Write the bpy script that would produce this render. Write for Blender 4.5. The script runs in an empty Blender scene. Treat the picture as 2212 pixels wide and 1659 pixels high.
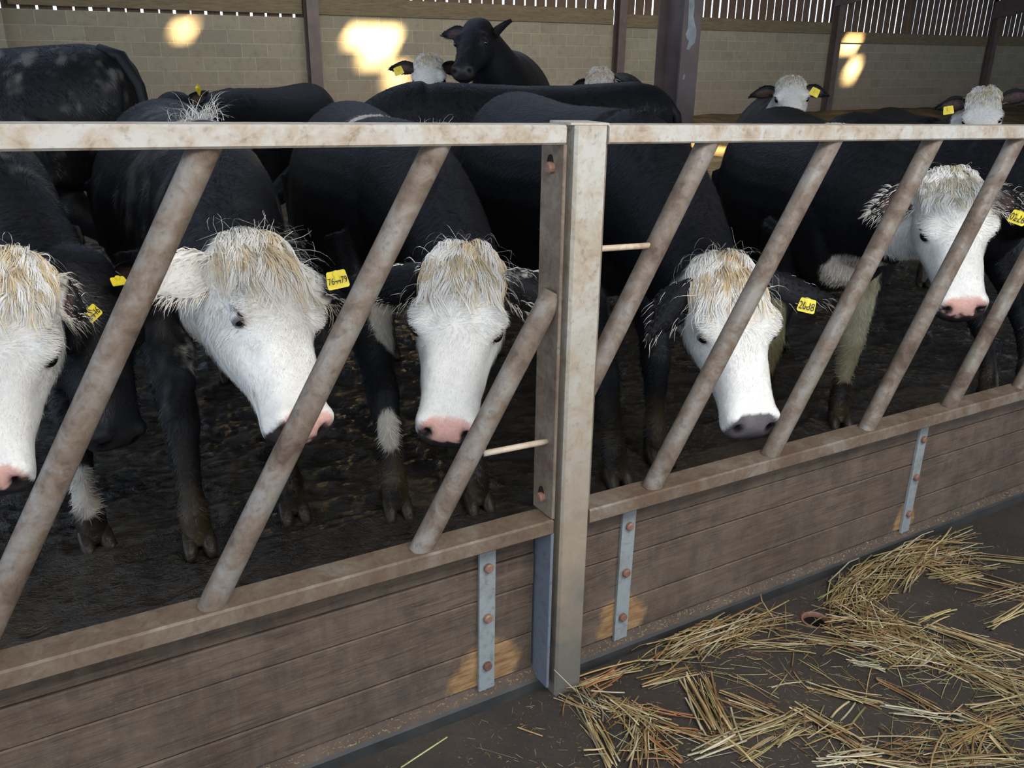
import bpy, math, random
import numpy as np
from mathutils import Matrix, Vector, noise as mn

# ------------------------------------------------------------------ camera, sky, lights
SC = bpy.context.scene
COL = SC.collection
W_PX, H_PX, F_PX, CAM_Z = 2212, 1659, 1846.0, 1.47
_d = np.array([-61, 4770., F_PX]); _d /= np.linalg.norm(_d)              # straight down, seen by the camera
_f = np.array([3174, -554.5, F_PX]); _f /= np.linalg.norm(_f)            # along the feed barrier
_e = _f - _f @ _d * _d; _e /= np.linalg.norm(_e)
RC = np.stack([_e, np.cross(-_d, _e), -_d])                              # camera axes -> world
CAM = np.array([0, 0, CAM_Z])
cd = bpy.data.cameras.new('camera'); co = bpy.data.objects.new('camera', cd); COL.objects.link(co)
cd.sensor_width = 36; cd.lens = F_PX / W_PX * 36; cd.clip_start = .05; cd.clip_end = 200
M = np.eye(4); M[:3, 0] = RC[:, 0]; M[:3, 1] = -RC[:, 1]; M[:3, 2] = -RC[:, 2]; M[:3, 3] = CAM
co.matrix_world = Matrix(M.tolist()); SC.camera = co
SC.view_settings.view_transform = 'Standard'; SC.view_settings.look = 'None'
SC.view_settings.gamma = 1; SC.view_settings.use_curve_mapping = False
SC.view_settings.exposure = 0.85
wd = bpy.data.worlds.new('world'); SC.world = wd; wd.use_nodes = True
nt = wd.node_tree; nt.nodes.clear()
wo = nt.nodes.new('ShaderNodeOutputWorld'); wb = nt.nodes.new('ShaderNodeBackground')
wb.inputs[0].default_value = (.66, .80, 1, 1); wb.inputs[1].default_value = 1.9
nt.links.new(wb.outputs[0], wo.inputs[0])


def light(name, kind, loc, target, energy, color, **kw):
    l = bpy.data.lights.new(name, kind); o = bpy.data.objects.new(name, l); COL.objects.link(o)
    l.energy = energy; l.color = color
    for k, v in kw.items(): setattr(l, k, v)
    o.location = loc
    o.rotation_euler = (Vector(target) - Vector(loc)).to_track_quat('-Z', 'Y').to_euler()
    return o


SUN_DIR = np.array([-.25, .80, -.54]); SUN_DIR /= np.linalg.norm(SUN_DIR)
light('sun', 'SUN', (0, -10, 12), tuple(np.array([0, -10, 12]) + SUN_DIR), 70, (1, .72, .36), angle=.075)
light('passage_fill', 'AREA', (1.2, -.9, 3.3), (1.1, 1.9, .8), 112, (.97, .985, 1), shape='RECTANGLE', size=4.2, size_y=1.0)  # added fill under the closed roof, standing in for skylights above the barrier
light('pen_fill', 'AREA', (9.0, 9.0, 4.2), (10.5, 13.5, 1), 520, (1, .95, .84), shape='RECTANGLE', size=14, size_y=2.5)  # fill lamp added to brighten the pen and back wall
light('slurry_glint_fill', 'AREA', (1.8, 8.6, 4.75), (1.8, 7.6, 0), 60, (.58, .72, 1), shape='RECTANGLE', size=10, size_y=1.8)  # added blue panel that puts glints on the wet slurry

SLOPE = -0.03


def ray(px, py): return RC @ np.array([px - W_PX / 2, py - H_PX / 2, F_PX])
def onY(px, py, Y):
    r = ray(px, py); return CAM + r * (Y / r[1])
def atD(px, py, dep): return CAM + ray(px, py) / F_PX * dep


rng = np.random.default_rng(7)
random.seed(7)

# ------------------------------------------------------------------ mesh helpers


def unit(v):
    v = np.asarray(v, float); return v / (np.linalg.norm(v) + 1e-12)


def mesh(name, V, Fc, mats, smooth=True, loc=None, parent=None, cols=None, fmat=None):
    """one mesh object; V in world coordinates"""
    V = np.asarray(V, float).reshape(-1, 3)
    base = np.zeros(3)
    if loc is not None: base = np.asarray(loc, float)
    elif parent is not None: base = np.array(parent['_w'])
    me = bpy.data.meshes.new(name)
    if isinstance(Fc, np.ndarray) and Fc.ndim == 2:
        n, k = Fc.shape
        me.vertices.add(len(V)); me.vertices.foreach_set('co', (V - base).ravel().astype(np.float32))
        me.loops.add(n * k); me.loops.foreach_set('vertex_index', Fc.ravel().astype(np.int32))
        me.polygons.add(n); me.polygons.foreach_set('loop_start', np.arange(0, n * k, k, dtype=np.int32))
        me.polygons.foreach_set('loop_total', np.full(n, k, np.int32))
        me.update(calc_edges=True)
    else:
        me.from_pydata((V - base).tolist(), [], [list(map(int, f)) for f in Fc])
    if cols is not None:
        a = me.color_attributes.new('Col', 'FLOAT_COLOR', 'POINT')
        a.data.foreach_set('color', np.asarray(cols, np.float32).ravel())
    if not isinstance(mats, (list, tuple)): mats = [mats]
    for m in mats: me.materials.append(m)
    if fmat is not None: me.polygons.foreach_set('material_index', np.asarray(fmat, np.int32))
    me.polygons.foreach_set('use_smooth', np.full(len(me.polygons), smooth))
    me.update()
    o = bpy.data.objects.new(name, me); COL.objects.link(o)
    if parent is not None: o.parent = parent
    else:
        o.location = base
    o['_w'] = base.tolist()
    return o


def empty(name, loc, label, cat, group=None):
    o = bpy.data.objects.new(name, None); COL.objects.link(o); o.location = loc; o['_w'] = list(map(float, loc))
    return tag(o, label, cat, group)


def tag(o, label=None, cat=None, group=None, kind=None):
    if label: o['label'] = label
    if cat: o['category'] = cat
    if group: o['group'] = group
    if kind: o['kind'] = kind
    return o


class MB:
    def __init__(s): s.V = []; s.F = []; s.n = 0
    def add(s, V, Fc):
        V = np.asarray(V, float); s.V.append(V); s.F += [[int(i) + s.n for i in f] for f in Fc]; s.n += len(V); return s
    def hexa(s, P):      # 8 corner points: bottom 4 ccw, top 4
        return s.add(P, [(3, 2, 1, 0), (4, 5, 6, 7), (0, 1, 5, 4), (1, 2, 6, 5), (2, 3, 7, 6), (3, 0, 4, 7)])
    def box(s, x0, x1, y0, y1, z0, z1, sl=0.0, ch=0.0):
        """box whose z follows the slope of the yard along x; ch = chamfer of long x edges"""
        if ch <= 0:
            P = [(x, y, z + sl * x) for z in (z0, z1) for x, y in ((x0, y0), (x1, y0), (x1, y1), (x0, y1))]
            return s.hexa(P)
        prof = [(y0 + ch, z0), (y1 - ch, z0), (y1, z0 + ch), (y1, z1 - ch), (y1 - ch, z1), (y0 + ch, z1), (y0, z1 - ch), (y0, z0 + ch)]
        n = len(prof)
        P = [(x, y, z + sl * x) for x in (x0, x1) for y, z in prof]
        Fc = [(i, i + n, (i + 1) % n + n, (i + 1) % n) for i in range(n)] + [tuple(range(n)), tuple(range(2 * n - 1, n - 1, -1))]
        return s.add(P, Fc)
    def vbox(s, x0, x1, y0, y1, z0, z1, ch, sl=0.0):
        """upright with chamfered vertical edges"""
        prof = [(x0 + ch, y0), (x1 - ch, y0), (x1, y0 + ch), (x1, y1 - ch), (x1 - ch, y1), (x0 + ch, y1), (x0, y1 - ch), (x0, y0 + ch)]
        n = len(prof)
        P = [(x, y, z + sl * x) for z in (z0, z1) for x, y in prof]
        Fc = [(i, (i + 1) % n, (i + 1) % n + n, i + n) for i in range(n)] + [tuple(range(n - 1, -1, -1)), tuple(range(n, 2 * n))]
        return s.add(P, Fc)
    def tube(s, pts, rad, n=14, cap=True):
        pts = np.asarray(pts, float); rad = np.broadcast_to(rad, len(pts))
        t = np.gradient(pts, axis=0); up = np.array([0, 0, 1.])
        if abs(unit(t[0])[2]) > .95: up = np.array([1., 0, 0])
        P = []
        for p, tt, r in zip(pts, t, rad):
            tt = unit(tt); a = unit(np.cross(tt, up)); b = np.cross(a, tt)
            for k in range(n):
                w = 2 * math.pi * k / n; P.append(p + r * (math.cos(w) * a + math.sin(w) * b))
        m = len(pts)
        Fc = [(i * n + k, i * n + (k + 1) % n, (i + 1) * n + (k + 1) % n, (i + 1) * n + k) for i in range(m - 1) for k in range(n)]
        if cap: Fc += [tuple(range(n - 1, -1, -1)), tuple((m - 1) * n + k for k in range(n))]
        return s.add(P, Fc)
    def rings(s, R):      # list of (n,3) arrays, closed ends
        n = len(R[0]); m = len(R)
        Fc = [(i * n + k, i * n + (k + 1) % n, (i + 1) * n + (k + 1) % n, (i + 1) * n + k) for i in range(m - 1) for k in range(n)]
        Fc += [tuple(range(n - 1, -1, -1)), tuple((m - 1) * n + k for k in range(n))]
        return s.add(np.concatenate(R), Fc)
    def ball(s, c, r, n=12, m=8, scale=(1, 1, 1), Rm=None):
        P = []
        for i in range(m + 1):
            th = math.pi * i / m
            for k in range(n):
                ph = 2 * math.pi * k / n
                v = np.array([math.sin(th) * math.cos(ph), math.sin(th) * math.sin(ph), math.cos(th)]) * r * np.array(scale)
                P.append((Rm @ v if Rm is not None else v) + np.asarray(c))
        Fc = [(i * n + k, (i + 1) * n + k, (i + 1) * n + (k + 1) % n, i * n + (k + 1) % n) for i in range(m) for k in range(n)]
        return s.add(P, Fc)
    def build(s, name, mat, parent=None, smooth=False, loc=None, **k):
        V = np.concatenate(s.V)
        if parent is None and loc is None:
            lo, hi = V.min(0), V.max(0); loc = [(lo[0] + hi[0]) / 2, (lo[1] + hi[1]) / 2, lo[2]]
        return mesh(name, V, s.F, mat, smooth, loc, parent, **k)


def struct(o): o['kind'] = 'structure'; return o


def auto_smooth(o, ang=40):
    me = o.data; me.polygons.foreach_set('use_smooth', np.ones(len(me.polygons), bool))
    try: me.set_sharp_from_angle(angle=math.radians(ang))
    except Exception: pass
    return o

# ------------------------------------------------------------------ materials


class NT:
    def __init__(s, name):
        s.m = bpy.data.materials.new(name); s.m.use_nodes = True; s.t = s.m.node_tree; s.t.nodes.clear()
        s.out = s.t.nodes.new('ShaderNodeOutputMaterial'); s.b = s.t.nodes.new('ShaderNodeBsdfPrincipled')
        s.t.links.new(s.b.outputs[0], s.out.inputs[0])
    def n(s, typ, **k):
        x = s.t.nodes.new('ShaderNode' + typ)
        for a, v in k.items():
            if a.startswith('_'): setattr(x, a[1:], v)
            else:
                i = x.inputs[a.replace('__', ' ')]
                if hasattr(v, 'is_linked') or isinstance(v, bpy.types.NodeSocket): s.t.links.new(v, i)
                else: i.default_value = v
        return x
    def pos(s, obj=False): return s.n('TexCoord').outputs['Object'] if obj else s.n('NewGeometry').outputs['Position']
    def scaled(s, v, sc, loc=(0, 0, 0)):
        x = s.t.nodes.new('ShaderNodeMapping'); s.t.links.new(v, x.inputs[0]); x.inputs['Scale'].default_value = sc; x.inputs['Location'].default_value = loc
        return x.outputs[0]
    def noise(s, v, scale, detail=4, rough=.55, dist=0.0):
        x = s.n('TexNoise'); s.t.links.new(v, x.inputs['Vector'])
        x.inputs['Scale'].default_value = scale; x.inputs['Detail'].default_value = detail; x.inputs['Roughness'].default_value = rough; x.inputs['Distortion'].default_value = dist
        return x.outputs['Fac']
    def ramp(s, fac, stops, interp='LINEAR'):
        x = s.t.nodes.new('ShaderNodeValToRGB'); s.t.links.new(fac, x.inputs[0]); cr = x.color_ramp; cr.interpolation = interp
        while len(cr.elements) < len(stops): cr.elements.new(.5)
        for e, (p, c) in zip(cr.elements, stops):
            e.position = p; e.color = (*c, 1) if not np.isscalar(c) else (c, c, c, 1)
        return x.outputs[0]
    def mix(s, fac, a, b, mode='MIX'):
        x = s.t.nodes.new('ShaderNodeMix'); x.data_type = 'RGBA'; x.blend_type = mode
        for i, v in ((0, fac), (6, a), (7, b)):
            if isinstance(v, bpy.types.NodeSocket): s.t.links.new(v, x.inputs[i])
            elif i == 0: x.inputs[0].default_value = v
            else: x.inputs[i].default_value = (*v, 1)
        return x.outputs[2]
    def math(s, op, a, b=None, c=None, clamp=False):
        x = s.t.nodes.new('ShaderNodeMath'); x.operation = op; x.use_clamp = clamp
        for i, v in enumerate((a, b, c)):
            if v is None: continue
            if isinstance(v, bpy.types.NodeSocket): s.t.links.new(v, x.inputs[i])
            else: x.inputs[i].default_value = v
        return x.outputs[0]
    def bump(s, h, strength=.4, dist=.01):
        x = s.n('Bump'); s.t.links.new(h, x.inputs['Height']); x.inputs['Strength'].default_value = strength; x.inputs['Distance'].default_value = dist
        s.t.links.new(x.outputs[0], s.b.inputs['Normal'])
    def set(s, base=None, rough=None, metal=None, spec=None, **k):
        for nm, v in (('Base Color', base), ('Roughness', rough), ('Metallic', metal), ('Specular IOR Level', spec)):
            if v is None: continue
            if isinstance(v, bpy.types.NodeSocket): s.t.links.new(v, s.b.inputs[nm])
            elif nm == 'Base Color': s.b.inputs[nm].default_value = (*v, 1)
            else: s.b.inputs[nm].default_value = v
        for nm, v in k.items(): s.b.inputs[nm.replace('_', ' ')].default_value = v
        return s.m


def steel(name, galv, dirt, rust, lo, hi, seed=0., foot=False):
    """weathered galvanised steel: bare zinc, dried dirt and rust in patches"""
    a = NT(name); p = a.scaled(a.pos(), (1, 1, 1), (seed, seed * 1.7, 0))
    big = a.noise(p, 7, 5, .65, .4); fine = a.noise(p, 60, 4, .6); mid = a.noise(p, 22, 4, .7, .8)
    streak = a.noise(a.scaled(p, (5, 60, 60)), 1.0, 3, .5)
    m = a.math('ADD', a.math('MULTIPLY', big, .6), a.math('MULTIPLY', mid, .4))
    c = a.ramp(m, [(lo, galv), ((lo + hi) / 2, dirt), (hi, rust)])
    c = a.mix(a.math('MULTIPLY', a.ramp(fine, [(.55, 0.), (.75, 1.)]), .55), c, tuple(x * .35 for x in rust))
    c = a.mix(a.math('MULTIPLY', a.ramp(streak, [(.5, 0.), (.8, 1.)]), .35), c, dirt)
    if foot:      # splashed dung and grime on the lower part of the post
        z = a.n('SeparateXYZ', Vector=a.pos()).outputs[2]
        z = a.math('ADD', z, a.math('MULTIPLY', a.math('SUBTRACT', big, .5), .9))
        c = a.mix(a.math('MULTIPLY', a.ramp(z, [(.35, 1.), (.95, 0.)]), .75), c, (.21, .155, .10))
        c = a.mix(a.math('MULTIPLY', a.ramp(z, [(.05, 1.), (.40, 0.)]), .8), c, (.085, .085, .075))
    h = a.math('ADD', a.math('MULTIPLY', mid, .6), a.math('MULTIPLY', fine, .4))
    a.bump(h, .35, .004)
    r = a.ramp(m, [(lo, .42), (hi, .8)])
    return a.set(c, r, None, .4)


M_RAIL = steel('galvanised_top_rail', (.34, .325, .295), (.285, .235, .175), (.15, .098, .064), .46, .68, 0)
M_POST = steel('weathered_post_steel', (.33, .32, .285), (.27, .225, .165), (.18, .125, .08), .42, .68, 3, True)
M_LOW = steel('rusty_low_rail', (.17, .145, .115), (.125, .09, .06), (.09, .054, .033), .36, .60, 5)
M_BAR = steel('rusty_bar_tube', (.165, .148, .128), (.118, .086, .061), (.062, .038, .026), .40, .62, 9)
M_PLATE = steel('brown_end_plate', (.18, .15, .115), (.13, .095, .066), (.085, .054, .037), .36, .62, 11)
M_STRAP = steel('zinc_strap', (.21, .23, .23), (.17, .17, .155), (.12, .09, .065), .5, .72, 13)
M_BLUE = steel('cold_zinc_angle', (.12, .135, .16), (.10, .108, .12), (.08, .07, .06), .5, .75, 15)
M_BOLT = steel('rust_bolt', (.20, .11, .075), (.17, .085, .055), (.11, .05, .03), .4, .6, 17)
M_ROD = steel('dusty_rod', (.45, .38, .29), (.38, .29, .2), (.3, .2, .13), .4, .65, 19)


def col_mat():
    a = NT('purple_brown_column_paint'); p = a.pos()
    n1 = a.noise(p, 5, 4, .6); n2 = a.noise(p, 40, 3)
    c = a.ramp(n1, [(.35, (.055, .038, .036)), (.65, (.085, .062, .058))])
    c = a.mix(a.math('MULTIPLY', n2, .3), c, (.05, .04, .035)); a.bump(n2, .15, .003)
    return a.set(c, .55, None, .4)


M_COL = col_mat()


def wood_mat():
    a = NT('stained_barrier_planks'); p = a.pos()
    ps = a.scaled(p, (1.6, 10, 16)); g = a.noise(ps, 3.0, 8, .68, .9); g2 = a.noise(a.scaled(p, (4, 60, 90)), 2.0, 5, .6, .4)
    blot = a.noise(p, 4.5, 5, .65); blot2 = a.noise(p, 16, 4, .7); sp = a.noise(p, 120, 3, .6)
    vert = a.noise(a.scaled(p, (26, 20, 4)), 1.5, 4, .65)
    c = a.ramp(g, [(.25, (.032, .020, .012)), (.5, (.072, .047, .030)), (.75, (.122, .084, .055))])
    c = a.mix(a.math('MULTIPLY', a.ramp(blot, [(.38, 0.), (.66, 1.)]), .6), c, (.135, .098, .069))
    c = a.mix(a.math('MULTIPLY', a.ramp(blot2, [(.45, 0.), (.66, 1.)]), .55), c, (.034, .027, .021))
    c = a.mix(a.math('MULTIPLY', a.ramp(vert, [(.5, 0.), (.72, 1.)]), .35), c, (.125, .098, .07))
    c = a.mix(a.math('MULTIPLY', a.ramp(g2, [(.56, 0.), (.68, 1.)]), .6), c, (.022, .015, .011))
    c = a.mix(a.math('MULTIPLY', a.ramp(sp, [(.62, 0.), (.75, 1.)]), .5), c, (.16, .125, .085))
    # yellow patches worn to bare timber beside the straps
    sepx = a.n('SeparateXYZ', Vector=p)
    wear = None
    for (x, z, rx, rz) in WEAR:
        dx = a.math('DIVIDE', a.math('SUBTRACT', sepx.outputs[0], x), rx); dz = a.math('DIVIDE', a.math('SUBTRACT', sepx.outputs[2], z), rz)
        d = a.math('ADD', a.math('POWER', a.math('ABSOLUTE', dx), 2.0), a.math('POWER', a.math('ABSOLUTE', dz), 2.0))
        d = a.math('ADD', d, a.math('MULTIPLY', a.math('SUBTRACT', a.noise(p, 14, 4, .6), .5), 2.2))
        w = a.math('SUBTRACT', 1.0, a.math('SMOOTH_MAX', 0.0, a.math('MULTIPLY', a.math('SUBTRACT', d, .55), 2.2), .05), clamp=True)
        wear = w if wear is None else a.math('MAXIMUM', wear, w)
    wc = a.ramp(a.noise(a.scaled(p, (6, 10, 30)), 3, 5, .6), [(.35, (.17, .08, .03)), (.6, (.30, .18, .075)), (.8, (.34, .24, .13))])
    c = a.mix(a.math('MULTIPLY', wear, .85), c, wc)
    h = a.math('ADD', a.math('MULTIPLY', g, .6), a.math('MULTIPLY', g2, -.5)); h = a.math('ADD', h, a.math('MULTIPLY', sp, .15))
    a.bump(h, .5, .006)
    return a.set(c, .72, None, .35)


Y_PL = 1.462
_w1, _w2, _w3 = onY(1045, 1448, Y_PL), onY(1335, 1345, Y_PL), onY(1950, 1128, Y_PL)
WEAR = [(_w1[0], _w1[2] - .01, .10, .10), (_w2[0] + .01, _w2[2], .085, .085), (_w3[0], _w3[2], .06, .075)]
M_WOOD = wood_mat()


def floor_mat():
    a = NT('dirty_passage_concrete'); p = a.pos()
    n1 = a.noise(p, 2.2, 6, .65, .3); n2 = a.noise(p, 18, 5, .7); n3 = a.noise(p, 160, 3, .6)
    c = a.ramp(n1, [(.3, (.022, .018, .0145)), (.55, (.038, .030, .024)), (.75, (.060, .048, .037))])
    c = a.mix(a.math('MULTIPLY', a.ramp(n2, [(.45, 0.), (.7, 1.)]), .55), c, (.024, .019, .016))
    c = a.mix(a.math('MULTIPLY', a.ramp(n3, [(.66, 0.), (.72, 1.)]), .7), c, (.30, .24, .15))
    a.bump(a.math('ADD', n2, a.math('MULTIPLY', n3, .4)), .4, .008)
    return a.set(c, a.ramp(n2, [(.3, .55), (.7, .85)]), None, .35)


def kerb_mat():
    a = NT('dusty_kerb'); p = a.pos(); n1 = a.noise(p, 9, 5, .7); n3 = a.noise(p, 170, 3, .6)
    c = a.ramp(n1, [(.3, (.045, .032, .024)), (.6, (.082, .059, .043)), (.8, (.115, .085, .062))])
    c = a.mix(a.math('MULTIPLY', a.ramp(n3, [(.62, 0.), (.7, 1.)]), .7), c, (.36, .28, .17)); a.bump(n3, .4, .004)
    return a.set(c, .85, None, .25)


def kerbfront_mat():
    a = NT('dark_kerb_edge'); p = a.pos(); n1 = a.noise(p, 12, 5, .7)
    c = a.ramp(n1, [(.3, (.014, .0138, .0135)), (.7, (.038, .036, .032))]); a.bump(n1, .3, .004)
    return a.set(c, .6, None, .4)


def muck_mat():
    a = NT('wet_slurry'); p = a.pos()
    n1 = a.noise(p, 3, 5, .6, .5); n2 = a.noise(a.scaled(p, (1, 1.5, 1)), 26, 6, .7, .6); n3 = a.noise(p, 170, 2, .6)
    c = a.ramp(n1, [(.35, (.009, .0065, .004)), (.55, (.024, .0165, .009)), (.75, (.052, .036, .019))])
    sy = a.n('SeparateXYZ', Vector=p).outputs[1]
    h = a.math('ADD', a.math('MULTIPLY', n2, .7), a.math('MULTIPLY', n3, .3)); a.bump(h, .9, .03)
    r = a.ramp(n1, [(.38, .04), (.62, .17)])
    return a.set(c, r, None, .5)


def straw_bed_mat():
    a = NT('trodden_straw_bed'); p = a.pos()
    n1 = a.noise(p, 1.2, 5, .6); n2 = a.noise(p, 38, 5, .7, 1.2)
    c = a.ramp(n2, [(.3, (.05, .032, .014)), (.5, (.20, .14, .065)), (.7, (.42, .31, .16))])
    c = a.mix(a.ramp(n1, [(.35, 0.), (.55, .75)]), c, (.035, .024, .013)); a.bump(n2, .8, .03)
    return a.set(c, .8, None, .3)


def block_mat():
    a = NT('concrete_blocks'); v = a.pos(True)
    s = a.n('SeparateXYZ', Vector=v); cmb = a.n('CombineXYZ', X=s.outputs[0], Y=s.outputs[2])
    wob = a.noise(v, 3, 3); 
    b = a.n('TexBrick', _offset=.5, Scale=1.0)
    a.t.links.new(cmb.outputs[0], b.inputs['Vector'])
    b.inputs['Brick Width'].default_value = .45; b.inputs['Row Height'].default_value = .225
    b.inputs['Mortar Size'].default_value = .007; b.inputs['Mortar Smooth'].default_value = .6; b.inputs['Bias'].default_value = 0
    b.inputs['Color1'].default_value = (.155, .142, .108, 1); b.inputs['Color2'].default_value = (.195, .178, .136, 1); b.inputs['Mortar'].default_value = (.29, .265, .205, 1)
    p = a.pos(); n1 = a.noise(p, 1.1, 5, .65); n2 = a.noise(p, 9, 5, .7); n3 = a.noise(p, 45, 4, .7)
    c = a.mix(a.math('MULTIPLY', a.ramp(n1, [(.38, 0.), (.68, 1.)]), .5), b.outputs[0], (.20, .165, .125))
    c = a.mix(a.math('MULTIPLY', a.ramp(n2, [(.5, 0.), (.72, 1.)]), .5), c, (.105, .095, .075))
    sz = a.n('SeparateXYZ', Vector=p).outputs[2]
    c = a.mix(a.math('MULTIPLY', a.math('SUBTRACT', 1.0, a.math('MULTIPLY', a.math('ADD', sz, .1), .75), clamp=True), .5), c, (.17, .115, .085))
    h = a.math('ADD', a.math('MULTIPLY', b.outputs[1], -.8), a.math('MULTIPLY', n3, .5)); a.bump(h, .5, .012)
    return a.set(c, .9, None, .2)


def board_mat(name, c0, c1, sc):
    a = NT(name); p = a.pos(); g = a.noise(a.scaled(p, sc), 3, 6, .65, .4); n = a.noise(p, 4, 4)
    c = a.ramp(g, [(.3, c0), (.7, c1)]); c = a.mix(a.math('MULTIPLY', n, .35), c, tuple(x * .6 for x in c0)); a.bump(g, .4, .006)
    return a.set(c, .8, None, .25)


M_FLOOR = floor_mat(); M_KERB = kerb_mat(); M_KERBF = kerbfront_mat(); M_MUCK = muck_mat(); M_BED = straw_bed_mat(); M_BLOCK = block_mat()
M_SLAT = board_mat('vertical_space_boards', (.055, .036, .024), (.12, .082, .056), (14, 14, 1.5))
M_PLANK = board_mat('wall_head_plank', (.075, .06, .036), (.16, .125, .075), (1.5, 12, 14))
M_ROOF = board_mat('roof_sheets', (.10, .10, .095), (.17, .165, .155), (2, 2, 2))
M_HOLE_SHADE = NT('hole_shade_black').set((.012, .01, .009), .9, None, .2)  # near-black colour standing for the shade inside holes


def attr_mat(name, rough, spec, noise_sc=None, sheen=0.0, bump=None, amt=.3):
    a = NT(name); at = a.t.nodes.new('ShaderNodeAttribute'); at.attribute_name = 'Col'
    c = at.outputs['Color']
    if noise_sc:
        n = a.noise(a.pos(), noise_sc, 5, .7, .6)
        c = a.mix(amt, c, a.ramp(n, [(.25, .25), (.75, 1.)]), 'MULTIPLY')
        if bump: a.bump(n, bump, .006)
    r = rough
    if rough is None:
        r = a.math('MULTIPLY', at.outputs['Alpha'], 1.0)
    m = a.set(c, r, None, spec)
    if sheen: a.b.inputs['Sheen Weight'].default_value = sheen; a.b.inputs['Sheen Roughness'].default_value = .4
    return m


M_COAT = attr_mat('cattle_coat', None, .22, 55, .0, .5)
M_HAIR = attr_mat('cattle_hair', .40, .2)
M_STRAW = attr_mat('straw', .5, .4, 90, 0, None, .25)
M_EYE = NT('dark_eye').set((.006, .005, .006), .06, None, .7)
M_TAG = NT('yellow_tag_plastic').set((.72, .56, .03), .4, None, .5)
M_INK = NT('black_tag_print').set((.02, .02, .02), .6, None, .3)
M_HORN = None
# ------------------------------------------------------------------ setting


def floor_z(x, y):
    """height of the yard behind the barrier: slurry passage, then the straw bed rising to the back"""
    t = np.clip((y - 5.0) / 1.6, 0, 1); t = t * t * (3 - 2 * t)
    t2 = np.clip((y - 9.0) / 6, 0, 1)
    return SLOPE * np.minimum(x, 14) + .20 * t + .35 * t2 * t2


def vnoise(P, sc, seed=0.):
    """cheap smooth value noise, vectorised, about -1..1"""
    p = np.asarray(P) * sc + seed; i = np.floor(p).astype(np.int64); f = p - i; f = f * f * (3 - 2 * f)
    def h(a):
        k = (a[:, 0] * 374761393 + a[:, 1] * 668265263 + a[:, 2] * 2147483647 % 1000003 * 97 + a[:, 2] * 974711) & 0x7fffffff
        k = (k ^ (k >> 13)) * 1274126177 & 0x7fffffff; return (k ^ (k >> 16)) % 65536 / 32768. - 1
    r = 0
    for dx in (0, 1):
        for dy in (0, 1):
            for dz in (0, 1):
                w = (f[:, 0] if dx else 1 - f[:, 0]) * (f[:, 1] if dy else 1 - f[:, 1]) * (f[:, 2] if dz else 1 - f[:, 2])
                r = r + w * h(i + np.array([dx, dy, dz]))
    return r


def fbm(P, sc, oct=4):
    return np.array([mn.fractal(Vector((p[0] * sc, p[1] * sc, p[2] * sc)), .75, 2.0, oct) for p in P])


# passage floor in front, with the pipe hole cut in
HOLE = onY(1762, 1338, 1.30); HOLE[2] = SLOPE * HOLE[0]
HX, HY, HR = HOLE[0], HOLE[1], .036
mb = MB()
K = 40; s_ = .11
P = []
for k in range(K):
    w = 2 * math.pi * k / K; cx, sx = math.cos(w), math.sin(w); m_ = max(abs(cx), abs(sx))
    P += [(HX + HR * cx, HY + HR * sx), (HX + s_ * cx / m_, HY + s_ * sx / m_)]
mb.add([(x, y, SLOPE * x) for x, y in P], [(2 * k, 2 * k + 1, (2 * k + 3) % (2 * K), (2 * k + 2) % (2 * K)) for k in range(K)])
for x0, x1, y0, y1 in ((-7, 12, -9, HY - s_), (-7, HX - s_, HY - s_, HY + s_), (HX + s_, 12, HY - s_, HY + s_), (-7, 12, HY + s_, 1.52)):
    mb.add([(x0, y0, SLOPE * x0), (x1, y0, SLOPE * x1), (x1, y1, SLOPE * x1), (x0, y1, SLOPE * x0)], [(0, 1, 2, 3)])
struct(mb.build('floor', M_FLOOR, loc=(0, 0, 0)))

# pen floor: slurry near the barrier
nx, ny = 560, 400
xs = np.linspace(-2.6, 7.4, nx); ys = 1.5 + (np.linspace(0, 1, ny) ** 1.25) * 6.2
X, Y = np.meshgrid(xs, ys); P = np.stack([X.ravel(), Y.ravel(), np.zeros(nx * ny)], 1)
wv = np.stack([vnoise(P, 2.2, 3.), vnoise(P, 2.2, 17.), np.zeros(len(P))], 1) * .12
hn = vnoise(P + wv, 1.4, 5.) * .022 + vnoise((P + wv) * np.array([.8, 1.5, 1]), 6.5, 9.) * .016 + (1 - np.abs(vnoise((P + wv) * np.array([.7, 1.5, 1]), 12, 2.))) * .014 + vnoise(P, 30, 4.) * .005
near = np.clip((P[:, 1] - 1.5) / .9, .15, 1)
P[:, 2] = floor_z(P[:, 0], P[:, 1]) + hn * near
idx = np.arange(nx * ny).reshape(ny, nx)
Q = np.stack([idx[:-1, :-1].ravel(), idx[:-1, 1:].ravel(), idx[1:, 1:].ravel(), idx[1:, :-1].ravel()], 1)
o = mesh('floor', P, Q, M_MUCK, True, (0, 0, 0)); struct(o)
nx, ny = 170, 90
xs = np.linspace(-9, 36, nx); ys = np.linspace(1.45, 16.3, ny)
X, Y = np.meshgrid(xs, ys); P = np.stack([X.ravel(), Y.ravel(), np.zeros(nx * ny)], 1)
P[:, 2] = floor_z(P[:, 0], P[:, 1]) + fbm(P, 1.1, 4) * .05 - .14 * ((P[:, 1] < 7.2) & (P[:, 0] > -2.4) & (P[:, 0] < 7.2))
idx = np.arange(nx * ny).reshape(ny, nx)
Q = np.stack([idx[:-1, :-1].ravel(), idx[:-1, 1:].ravel(), idx[1:, 1:].ravel(), idx[1:, :-1].ravel()], 1)
struct(mesh('floor', P, Q, M_BED, True, (0, 0, 0)))

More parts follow.
